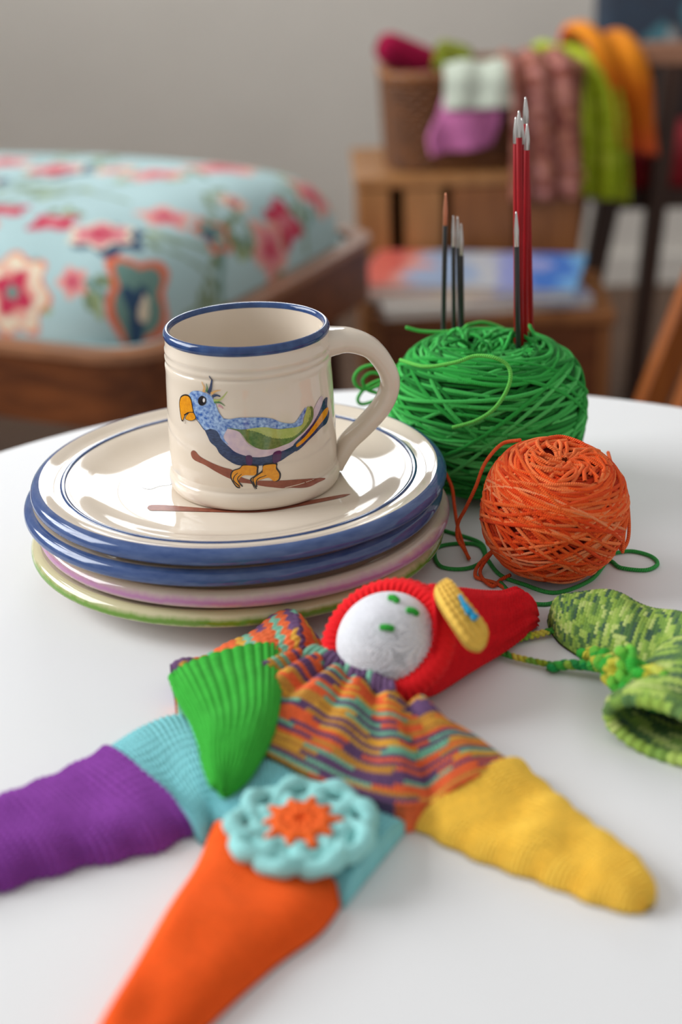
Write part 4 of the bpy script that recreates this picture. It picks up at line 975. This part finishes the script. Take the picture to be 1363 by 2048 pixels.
for sx in (-1, 1):
    for sy in (-1, 1):
        bar('leg', (sx*(ba-.08), sy*(bb-.08), LIP-.06-FLOOR), (sx*(ba-.06), sy*(bb-.06), 0), .05, .05, M_darkwood, be, .035, .035)

cu = empty('floral_cushion', (-.578, 1.300, LIP-.042), math.radians(-25), 'pale turquoise cushion printed with pink and red flowers on the wooden bench', 'cushion')
nu, nv = 340, 200
S_, T_ = np.meshgrid(np.linspace(-1, 1, nu), np.linspace(-1, 1, nv), indexing='ij')
S_ = np.sign(S_)*(1-(1-np.abs(S_))**2); T_ = np.sign(T_)*(1-(1-np.abs(T_))**2)
ca_, cb_ = ba-.026, bb-.026
def cushion_xy(S, T):
    k = (1-.055*T**8*np.abs(S)**6); k2 = (1-.11*np.abs(S)**14*np.abs(T)**4)
    return ca_*S*k, cb_*T*k2
X, Y = cushion_xy(S_, T_)
hz = ((1-np.abs(S_)**11)*(1-np.abs(T_)**6)).clip(0, 1)**.36
Z = .030+.124*hz+.004*np.sin(7*S_+2)*np.sin(4*T_+1)*hz
Z[0] = Z[-1] = .001; Z[:, 0] = Z[:, -1] = .001
# the printed pattern
G3 = np.stack([X, Y, Z], -1)
def arc_len(ax):
    d = np.linalg.norm(np.diff(G3, axis=ax), axis=-1); c = np.concatenate([np.zeros((1, nv) if ax == 0 else (nu, 1)), np.cumsum(d, ax)], ax)
    return c-(c[nu//2:nu//2+1] if ax == 0 else c[:, nv//2:nv//2+1])
XU, YU = arc_len(0), arc_len(1)
base = np.array(lin((166, 192, 194))[:3]); col = np.broadcast_to(base, (nu, nv, 3)).copy()
col *= (1+.05*np.sin(40*XU+13*YU)*np.sin(31*YU))[..., None]
def blob(cx, cy, r, c, lob=5, amp=.2, rot=0, sx=1, sy=1, hollow=0):
    dx, dy = (XU-cx)/sx, (YU-cy)/sy; th = np.arctan2(dy, dx)+rot; d = np.hypot(dx, dy)/(r*(1+amp*np.cos(lob*th)))
    mk_ = (d < 1) & (d > hollow); col[mk_] = np.array(lin(c)[:3])
RED, PNK, SAL, CRM, NAV, ORG, OLV, GRY = (186, 52, 80), (206, 124, 132), (216, 156, 142), (218, 204, 180), (52, 76, 104), (214, 112, 82), (116, 132, 98), (106, 138, 130)
def stem(p0, p1, p2, w, c):
    q = catmull(np.array([[*p0, 0], [*p1, 0], [*p2, 0]]), 40)
    for k in range(40):
        mk_ = (XU-q[k, 0])**2+(YU-q[k, 1])**2 < w*w; col[mk_] = np.array(lin(c)[:3])
rg = np.random.default_rng(21)
for k in range(170):
    x0, y0 = rg.uniform(-.7, .7), rg.uniform(-.4, .4); a_ = rg.uniform(0, 6.28); l_ = rg.uniform(.05, .13)
    m_ = (x0+l_*.5*math.cos(a_)+.03*rg.normal(), y0+l_*.5*math.sin(a_)+.03*rg.normal())
    stem((x0, y0), m_, (x0+l_*math.cos(a_), y0+l_*math.sin(a_)), rg.uniform(.0025, .005), OLV if k % 3 else GRY)
    for j in range(3): blob(m_[0]+rg.normal()*.015, m_[1]+rg.normal()*.015, .009, OLV if j else (150, 164, 120), 2, .4, rg.uniform(0, 6))
def fl_at(p): 
    return p[0], p[1]
def flower(p, r, kind):
    x, y = fl_at(p)
    if kind == 0:
        blob(x, y, r*1.15, ORG, 7, .12); blob(x, y, r*1.02, CRM, 7, .12); blob(x, y, r*.72, SAL, 6, .15); blob(x, y, r*.55, RED, 4, .25, .4); blob(x, y, r*.2, GRY, 3, .1)
    elif kind == 1:
        blob(x, y, r*1.1, ORG, 5, .2, .9); blob(x, y, r*.82, GRY, 5, .2, .9); blob(x, y-.01, r*.42, NAV, 4, .3); blob(x+.01, y, r*.2, CRM, 3, .2)
    elif kind == 2:
        blob(x+r*.3, y-r*.1, r*1.0, NAV, 6, .15); blob(x, y, r*.9, CRM, 6, .14); blob(x, y, r*.74, PNK, 6, .18); blob(x, y, r*.36, RED, 5, .2)
    elif kind == 3:
        blob(x, y, r*1.05, SAL, 5, .2, .3); blob(x, y, r*.75, PNK, 5, .2, .3); blob(x, y, r*.36, RED, 5, .2)
    else:
        blob(x, y, r, RED, 4, .25, .5); blob(x, y, r*.35, PNK, 3, .2)
for p, r_, kd in (((0.424, -0.3159), .050, 0), ((0.5782, -0.2586), .055, 1), ((0.4865, -0.2004), .050, 2), ((0.4157, -0.1897), .034, 4), ((0.5143, -0.1039), .036, 3), ((0.3359, -0.1705), .03, 4),
                  ((0.2249, 0.088), .055, 2), ((0.3962, 0.0726), .045, 3), ((0.4481, 0.1605), .055, 3), ((0.5966, 0.0829), .04, 4), ((0.62, 0.0234), .045, 3), ((0.5708, 0.1988), .04, 3), ((0.1253, 0.1123), .04, 3),
                  ((0.5706, -0.0786), .03, 1), ((0.3172, 0.0979), .03, 0), ((0.5435, 0.0177), .02, 0), ((0.4971, -0.2898), .02, 3), ((0.3218, -0.2533), .05, 0), ((0.1678, -0.0237), .05, 2)):
    flower(p, r_*.82, kd)
for k in range(16): flower((-.66+.17*(k % 4)+rg.uniform(-.03, .03), -.30+.19*(k//4)+rg.uniform(-.03, .03)), rg.uniform(.03, .045), k % 5)
M_fabric = knit_mat('printed_cotton')
V, F = close_under(np.stack([X, Y, Z], -1), 0.0)
cc = col.reshape(-1, 3)
mk('cover', V, F[:, ::-1], M_fabric, cu, True, None, np.concatenate([cc, cc]))
# piping round the lower edge
pp = [p for nm, o in rrect(ca_-.006, cb_-.006, .06) for p in o[:-1]]
V, F, uv = tube(np.array([(p[0], p[1], .034) for p in pp]), .006, 8, True)
mk('piping', V, F, M_fabric, cu, True, uv, np.broadcast_to(base, (len(V), 3)))

# ================================================================== CRATE, BASKET AND WHAT LIES IN IT
CT = -.105
cr = empty('wooden_crate', (.276, 1.80, FLOOR), 0, 'tall wooden crate of upright boards under the wicker basket', 'crate')
cw0, cw1 = -.185, .185
def cb(nm, x0, x1, y0, y1, z0, z1, mt): return block(nm, (x0, y0, z0-FLOOR), (x1, y1, z1-FLOOR), mt, cr, .003)
for x0, x1, mt in ((-.185, -.132, M_oak), (-.108, -.045, M_oak), (-.030, .075, M_oak2), (.082, .185, M_oak2)):
    cb('front_board', x0, x1, -.15, -.132, FLOOR, CT-.02, mt)
for x0 in (-.185, .172):
    for k in range(3): cb('side_board', x0, x0+.013, -.13+k*.088, -.13+k*.088+.082, FLOOR, CT-.02, M_oak2)
for k in range(4): cb('back_board', -.170+k*.086, -.170+k*.086+.080, .137, .15, FLOOR, CT-.02, M_oak2)
for k in range(3): cb('top_board', -.190, .190, -.152+k*.102, -.152+k*.102+.099, CT-.018, CT, M_oak)

bk = empty('wicker_basket', (.306, 1.80, CT), 0, 'brown wicker basket on the wooden crate, filled with knitting', 'basket')
hw_, hd2 = .158, .115
def brow(z, k=0.0, n=120, amp=.0025, ph=0):
    t = np.linspace(0, 2*PI, n, endpoint=False); g = 1+.04*z/.15
    cx = np.sign(np.cos(t))*np.abs(np.cos(t))**.45; cy = np.sign(np.sin(t))*np.abs(np.sin(t))**.45
    w = 1+amp/hw_*np.cos(30*t+ph)
    return np.stack([hw_*g*cx*w, hd2*g*cy*w, z+0*t], -1)
NR = 17
for k in range(NR):
    V, F, uv = tube(brow(.006+k*.0086, 0, 120, .0028, PI*(k % 2)), .0050, 6, True)
    mk('woven_strand', V, F, M_wicker, bk)
V, F, uv = tube(brow(.006+NR*.0086, 0, 120, .001), .0085*(1+.1*np.sin(np.arange(120)*1.3)), 8, True); mk('rim', V, F, M_oak2, bk)
for k in range(24):
    t = 2*PI*k/24; q0 = brow(.002, 0, 120, 0)[int(k*5)]; q1 = brow(.150, 0, 120, 0)[int(k*5)]
    V, F, uv = tube(np.array([q0, (q0+q1)/2, q1]), .0035, 6); mk('stake', V, F, M_wicker, bk)
t = np.linspace(0, 2*PI, 60, endpoint=False)
o = brow(.004, 0, 60, 0); V = np.vstack([o*[.98, .98, 1], o*[.98, .98, 1]+[0, 0, .006], [[0, 0, .004]], [[0, 0, .010]]])
Fb = [[i, (i+1) % 60, 60+(i+1) % 60, 60+i] for i in range(60)]+[[(i+1) % 60, i, 120] for i in range(60)]+[[60+i, 60+(i+1) % 60, 121] for i in range(60)]
mk('basket_bottom', V, Fb, M_wicker, bk)

def cloth(name, grid, thick, c1, parent=None, rows=30, cols=30, amp=.0012, fn=None):
    P = np.asarray(grid, float); nu, nv = P.shape[:2]
    n = unit(np.cross(np.gradient(P, axis=0), np.gradient(P, axis=1)))
    r = np.linspace(0, rows, nu)[:, None]+0*np.arange(nv)[None]; c = np.linspace(0, cols, nv)[None]+0*r
    T = P+n*(thick/2+stitch(r, c, amp, False))[..., None]; B = P-n*(thick/2)
    V = np.concatenate([T.reshape(-1, 3), B.reshape(-1, 3)]); m_ = nu*nv; g = grid_faces(nu, nv)
    def sp(a): return np.stack([a[:-1], a[:-1]+m_, a[1:]+m_, a[1:]], 1)
    F = np.concatenate([g, g[:, ::-1]+m_, sp(np.arange(nv)), sp(np.arange(nv)+(nu-1)*nv), sp(np.arange(nu)*nv), sp(np.arange(nu)*nv+nv-1)])
    col = (fn or solid_color(c1, .1))(r, c).reshape(-1, 3)
    return mk(name, V, F, M_knit, parent, True, None, np.concatenate([col, col]))
def drape(path, wvec, w, nfold, famp, nu=90, nv=70, taper=None, seed=0):
    """cloth hanging along a path; folds run down its length"""
    rg = np.random.default_rng(seed); C_ = catmull(np.array(path, float), nu); wv = unit(np.array(wvec, float))
    T = unit(np.gradient(C_, axis=0)); Nn = unit(np.cross(T, wv)); s = np.linspace(-.5, .5, nv); uu = np.linspace(0, 1, nu)
    ww = w*(np.interp(uu, np.linspace(0, 1, len(taper)), taper) if taper is not None else np.ones(nu))
    f = famp*np.sin(2*PI*nfold*s[None]+1.5*np.sin(3*uu[:, None]+rg.uniform(0, 6))+rg.uniform(0, 6))*(.4+.6*uu[:, None])
    return C_[:, None]+(s[None]*ww[:, None])[..., None]*wv+f[..., None]*Nn[:, None]
def mott(cs, seed):
    S = np.array([lin(c)[:3] for c in cs]); rg = np.random.default_rng(seed); runs = np.repeat(rg.integers(0, len(cs), 8000), rg.integers(1, 5, 8000))[:16000]
    return lambda r, c: S[runs[(np.floor(r).astype(int)*83+np.floor(c).astype(int)) % 16000]]
ZT = CT+.152
yb = (.300, 1.80)
fy = 1.80-hd2*1.04-.012       # front of the basket at its rim
tag(cloth('mint_cloth', drape([(.300, 1.80, ZT-.02), (.297, 1.72, ZT+.012), (.293, fy+.002, ZT+.020), (.292, fy-.022, ZT+.002), (.291, fy-.026, ZT-.022), (.290, fy-.030, ZT-.046)], (1, .02, 0), .115, 2, .003, 60, 50, None, 1), .006, (200, 208, 192), None, 24, 20),
    'pale mint knitted cloth draped over the front of the wicker basket', 'cloth')
tag(cloth('pink_cloth', drape([(.284, fy-.004, ZT-.010), (.280, fy-.013, ZT-.035), (.272, fy-.022, ZT-.060), (.265, fy-.020, ZT-.085), (.262, fy-.016, ZT-.112)], (1, .06, .12), .105, 1.3, .007, 60, 50, [.9, 1, 1.05, 1.1, .95], 2), .007, (200, 116, 166), None, 24, 20),
    'mauve pink knitted cloth hanging down the basket front below the mint one', 'cloth')
tag(cloth('mottled_shawl', drape([(.385, 1.84, ZT-.03), (.385, 1.74, ZT+.022), (.388, fy+.004, ZT+.020), (.392, fy-.026, ZT-.012), (.396, fy-.026, ZT-.10), (.398, fy-.024, ZT-.195)], (1, .08, 0), .105, 2.4, .008, 80, 60, None, 3), .009, None, None, 40, 26, .003,
          mott([(150, 92, 78), (172, 112, 92), (126, 70, 62), (188, 128, 120)], 4)),
    'brownish pink mottled knitted shawl hanging over the right corner of the basket', 'shawl')
def skein(name, a, b, r, cols_, label):
    a = np.array(a, float); b = np.array(b, float); e = empty(name, tuple(a), 0, label, 'yarn skein'); d = b-a; L = np.linalg.norm(d); t_ = d/L
    s = np.linspace(0, 1, 24); V, F, uv = tube(s[:, None]*d, r*.93*np.sqrt(np.clip(1-np.abs(2*s-1)**6, .01, 1)), 24); mk('core', V, F, M_yarn, e, True, uv, np.broadcast_to(np.array(lin(cols_[0])[:3]), (len(V), 3)))
    x = unit(np.cross(t_, [0, 0, 1.])); y = np.cross(t_, x); m = MB()
    for k in range(26):
        s = np.linspace(.03, .97, 30); f = 2*PI*k/26+s*1.2; rr = r*np.sqrt(np.clip(1-np.abs(2*s-1)**6, .02, 1))
        V, F, uv = tube(s[:, None]*d+rr[:, None]*(np.cos(f)[:, None]*x+np.sin(f)[:, None]*y), .0028, 5); m.add(V, F, uv, pick(cols_, 1)[0])
    tag(m.build('strands', M_yarn, e), kind='stuff')
    return e
skein('crimson_skein', (0.1332, 1.76, 0.0939), (0.2389, 1.79, 0.0456), .024, [(168, 14, 66), (150, 10, 58), (186, 24, 80)], 'crimson skein of wool sticking out over the left basket rim')
skein('olive_skein', (0.2267, 1.76, 0.0749), (0.2866, 1.76, 0.057), .024, [(136, 146, 40), (112, 110, 40), (150, 160, 60)], 'olive green skein of wool in the basket beside the crimson one')

# ================================================================== MAGAZINES ON A LOW BOX
BT = -.262
bo = empty('wooden_box', (.290, 1.495, FLOOR), math.radians(-4), 'low brown wooden box carrying a pile of magazines', 'box')
for nm, lo, hi, mt in (('side_panel', (-.18, -.125, 0), (-.162, .125, BT-FLOOR-.018), M_oak2), ('side_panel', (.162, -.125, 0), (.18, .125, BT-FLOOR-.018), M_oak2), ('front_panel', (-.162, -.125, 0), (.162, -.107, BT-FLOOR-.018), M_walnut),
                       ('back_panel', (-.162, .107, 0), (.162, .125, BT-FLOOR-.018), M_walnut), ('top_panel', (-.185, -.130, BT-FLOOR-.018), (.185, .130, BT-FLOOR), M_oak2)):
    block(nm, lo, hi, mt, bo, .002)
M_paper = plain('magazine_paper', (222, 216, 208), (206, 200, 192), 200, .7, 0, (1, 1, 40))
def cover_mat(name, stops, direction=(1, 0)):
    m, nt, b = nodes_of(name)
    tc = N(nt, 'ShaderNodeTexCoord'); mp = N(nt, 'ShaderNodeMapping'); nt.links.new(tc.outputs['Generated'], mp.inputs[0])
    mp.inputs['Rotation'].default_value = (0, 0, math.atan2(direction[1], direction[0]))
    sx = N(nt, 'ShaderNodeSeparateXYZ'); nt.links.new(mp.outputs[0], sx.inputs[0])
    f = noise(nt, 3, 2, 'Generated'); ad = N(nt, 'ShaderNodeMath', operation='MULTIPLY_ADD'); ad.inputs[1].default_value = .5
    nt.links.new(f, ad.inputs[0]); nt.links.new(sx.outputs[0], ad.inputs[2])
    sb = N(nt, 'ShaderNodeMath', operation='SUBTRACT'); nt.links.new(ad.outputs[0], sb.inputs[0]); sb.inputs[1].default_value = .25
    nt.links.new(ramp(nt, sb.outputs[0], [(p, lin(c)) for p, c in stops], 'CONSTANT'), b.inputs['Base Color'])
    b.inputs['Roughness'].default_value = .3
    return m
MC1 = cover_mat('magazine_cover_print', [(0, (226, 108, 96)), (.16, (226, 160, 150)), (.24, (160, 182, 212)), (.48, (196, 200, 206)), (.62, (150, 160, 214)), (.80, (62, 122, 204)), (.93, (110, 170, 220))])
MC2 = cover_mat('pale_cover_print', [(0, (226, 222, 216)), (.4, (206, 196, 196)), (.55, (222, 206, 190)), (.8, (170, 176, 208))])
MC3 = cover_mat('peach_cover_print', [(0, (216, 182, 168)), (.35, (226, 192, 160)), (.6, (170, 172, 214)), (.85, (90, 140, 210))])
def magazine(x, y, z, w, d, t, rz, cm, label):
    e = empty('magazine', (x, y, z), math.radians(rz), label, 'magazine', 'magazines piled on the box')
    block('pages', (-w/2+.002, -d/2+.002, .0012), (w/2-.002, d/2-.002, t-.0012), M_paper, e, .0005)
    block('cover', (-w/2, -d/2, t-.0012), (w/2, d/2, t), cm, e, .0003)
    block('back_cover', (-w/2, -d/2, 0), (w/2, d/2, .0012), cm, e, .0003)
    block('spine', (-w/2-.001, -d/2, 0), (-w/2, d/2, t), cm, e, .0003)
magazine(.268, 1.490, BT, .32, .235, .016, 6, MC2, 'thick pale magazine at the bottom of the pile on the box')
magazine(.262, 1.500, BT+.016, .33, .235, .012, -9, MC3, 'peach and lilac magazine in the middle of the pile on the box')
magazine(.266, 1.505, BT+.028, .34, .225, .009, -14, MC1, 'magazine with red, pale blue and blue cover on top of the pile')

# ================================================================== CHAIR WITH SCARVES
ch = empty('armchair', (.92, 2.05, FLOOR), 0, 'wooden armchair with red seat and dark floral back at the far right', 'chair')
CO = np.array((.92, 2.05, FLOOR)); cl = lambda p: np.array(p)-CO
M_redseat = plain('red_upholstery', (150, 14, 30), (128, 8, 24), 60, .85, .0008)
M_black = plain('black_upholstery', (30, 26, 28), (22, 20, 22), 40, .8)
M_armwood = plain('pinkish_brown_wood', (164, 118, 92), (140, 96, 72), 12, .5, 0, (1, 9, 9))
def floral_dark():
    m, nt, b = nodes_of('dark_floral_fabric')
    tc = N(nt, 'ShaderNodeTexCoord'); vo = N(nt, 'ShaderNodeTexVoronoi'); vo.inputs['Scale'].default_value = 15; nt.links.new(tc.outputs['Object'], vo.inputs['Vector'])
    c = ramp(nt, vo.outputs['Color'], [(0, lin((50, 64, 80))), (.34, lin((70, 124, 138))), (.45, lin((160, 168, 166))), (.55, lin((150, 56, 62))), (.66, lin((76, 128, 140)))], 'CONSTANT')
    c2 = mixcol(nt, ramp(nt, vo.outputs['Distance'], [(.42, (0, 0, 0, 1)), (.58, (1, 1, 1, 1))]), c, lin((50, 60, 74)))
    nt.links.new(c2, b.inputs['Base Color']); b.inputs['Roughness'].default_value = .9
    return m
M_dfloral = floral_dark()
x0, x1 = .535, 1.05; y0, y1 = 1.90, 2.36
m = MB(); box(m, cl((x0, y0, -.195)), cl((x1, y1, -.125)), .02); m.build('seat', M_redseat, ch, True)
for lo, hi in (((x0, y0-.005, -.225), (x1, y0+.025, -.19)), ((x0, y1-.03, -.225), (x1, y1, -.19)), ((x0, y0+.025, -.225), (x0+.03, y1-.03, -.19)), ((x1-.03, y0+.025, -.225), (x1, y1-.03, -.19))):
    block('seat_rail', cl(lo), cl(hi), M_darkwood, ch, .003)
bar('leg', cl((x0+.022, y0+.012, -.20)), cl((.486, y0-.01, FLOOR)), .042, .042, M_darkwood, ch, .030, .030)
bar('leg', cl((x0+.05, y1-.02, -.20)), cl((x0+.02, y1+.06, FLOOR)), .040, .040, M_darkwood, ch, .030, .030)
bar('leg', cl((.648, 1.862, .033)), cl((.608, 1.862, FLOOR)), .036, .036, M_darkwood, ch, .030, .030)
bar('leg', cl((x1-.02, y1-.02, -.20)), cl((x1+.06, y1+.06, FLOOR)), .040, .040, M_darkwood, ch, .030, .030)
bar('arm_rail', cl((.50, 1.88, .052)), cl((1.10, 1.88, .044)), .050, .036, M_armwood, ch)
bar('arm_post', cl((x0+.012, 1.88, .038)), cl((x0+.012, 1.885, -.20)), .030, .030, M_darkwood, ch)
block('back_panel', cl((x0+.09, 2.30, -.125)), cl((x1, 2.33, .012)), M_black, ch, .006)
m = MB(); box(m, cl((x0+.055, 2.25, .005)), cl((x1+.03, 2.34, .36)), .03); m.build('back_cushion', M_dfloral, ch, True)
ST_O = [(214, 60, 48), (226, 74, 50), (234, 96, 48), (242, 150, 46), (232, 140, 36), (206, 104, 24), (196, 96, 24), (210, 84, 44)]
def along(cs):
    S = np.array([lin(c)[:3] for c in cs])
    def fn(r, c):
        x = np.clip(r/r.max(), 0, .9999)*(len(S)-1); i = np.floor(x).astype(int); f = (x-i)[..., None]
        return S[i]*(1-f)+S[np.minimum(i+1, len(S)-1)]*f
    return fn
tag(cloth('orange_scarf', drape([(0.5172, 2, -0.0094), (0.5125, 1.95, 0.0614), (0.5231, 1.9, 0.0858), (0.5434, 1.85, 0.0633), (0.5628, 1.842, 0.0205), (0.5775, 1.84, -0.0385), (0.5905, 1.83, -0.1102)], (1, .1, -.25), .100, 1.6, .010, 90, 50, [.7, 1, 1.1, .95, .85, .8], 5), .012, None, None, 50, 20, .003, along(ST_O)),
    'orange to red shaded knitted scarf hanging over the chair arm', 'scarf')
tag(cloth('lime_scarf', drape([(0.4443, 1.97, -0.0253), (0.4459, 1.92, 0.0411), (0.4666, 1.87, 0.059), (0.494, 1.838, 0.0382), (0.5161, 1.822, -0.0255), (0.5253, 1.815, -0.1097), (0.5293, 1.81, -0.1855)], (1, .0, -.15), .088, 1.8, .010, 90, 50, [.8, 1, 1, .9, .9, .95], 6), .012, None, None, 50, 20, .003,
          mott([(176, 196, 44), (160, 180, 36), (190, 206, 66)], 9)),
    'lime green knitted scarf hanging over the chair arm in front of the orange one', 'scarf')

# ================================================================== STOOL AT THE RIGHT EDGE
so = empty('wooden_stool', (.600, .86, FLOOR), 0, 'honey-coloured wooden stool cut off by the right edge, one slanting leg showing', 'stool')
M_honey = plain('honey_wood', (150, 82, 26), (126, 64, 18), 10, .4, 0, (9, 9, 1))
V, F = lathe([(0, .59), (.13, .59), (.142, .586), (.146, .576), (.142, .564), (.12, .560), (0, .560)], 48); mk('seat', V, F, M_honey, so)
for sx, sy in ((-1, -1), (1, -1), (1, 1), (-1, 1)):
    bar('leg', (sx*.105, sy*.06, .561), (sx*.285, sy*.08, 0), .036, .036, M_honey, so, .026, .026)
for sx in (-1, 1): bar('stretcher', (sx*.218, -.070, .21), (sx*.218, .070, .21), .016, .016, M_honey, so)
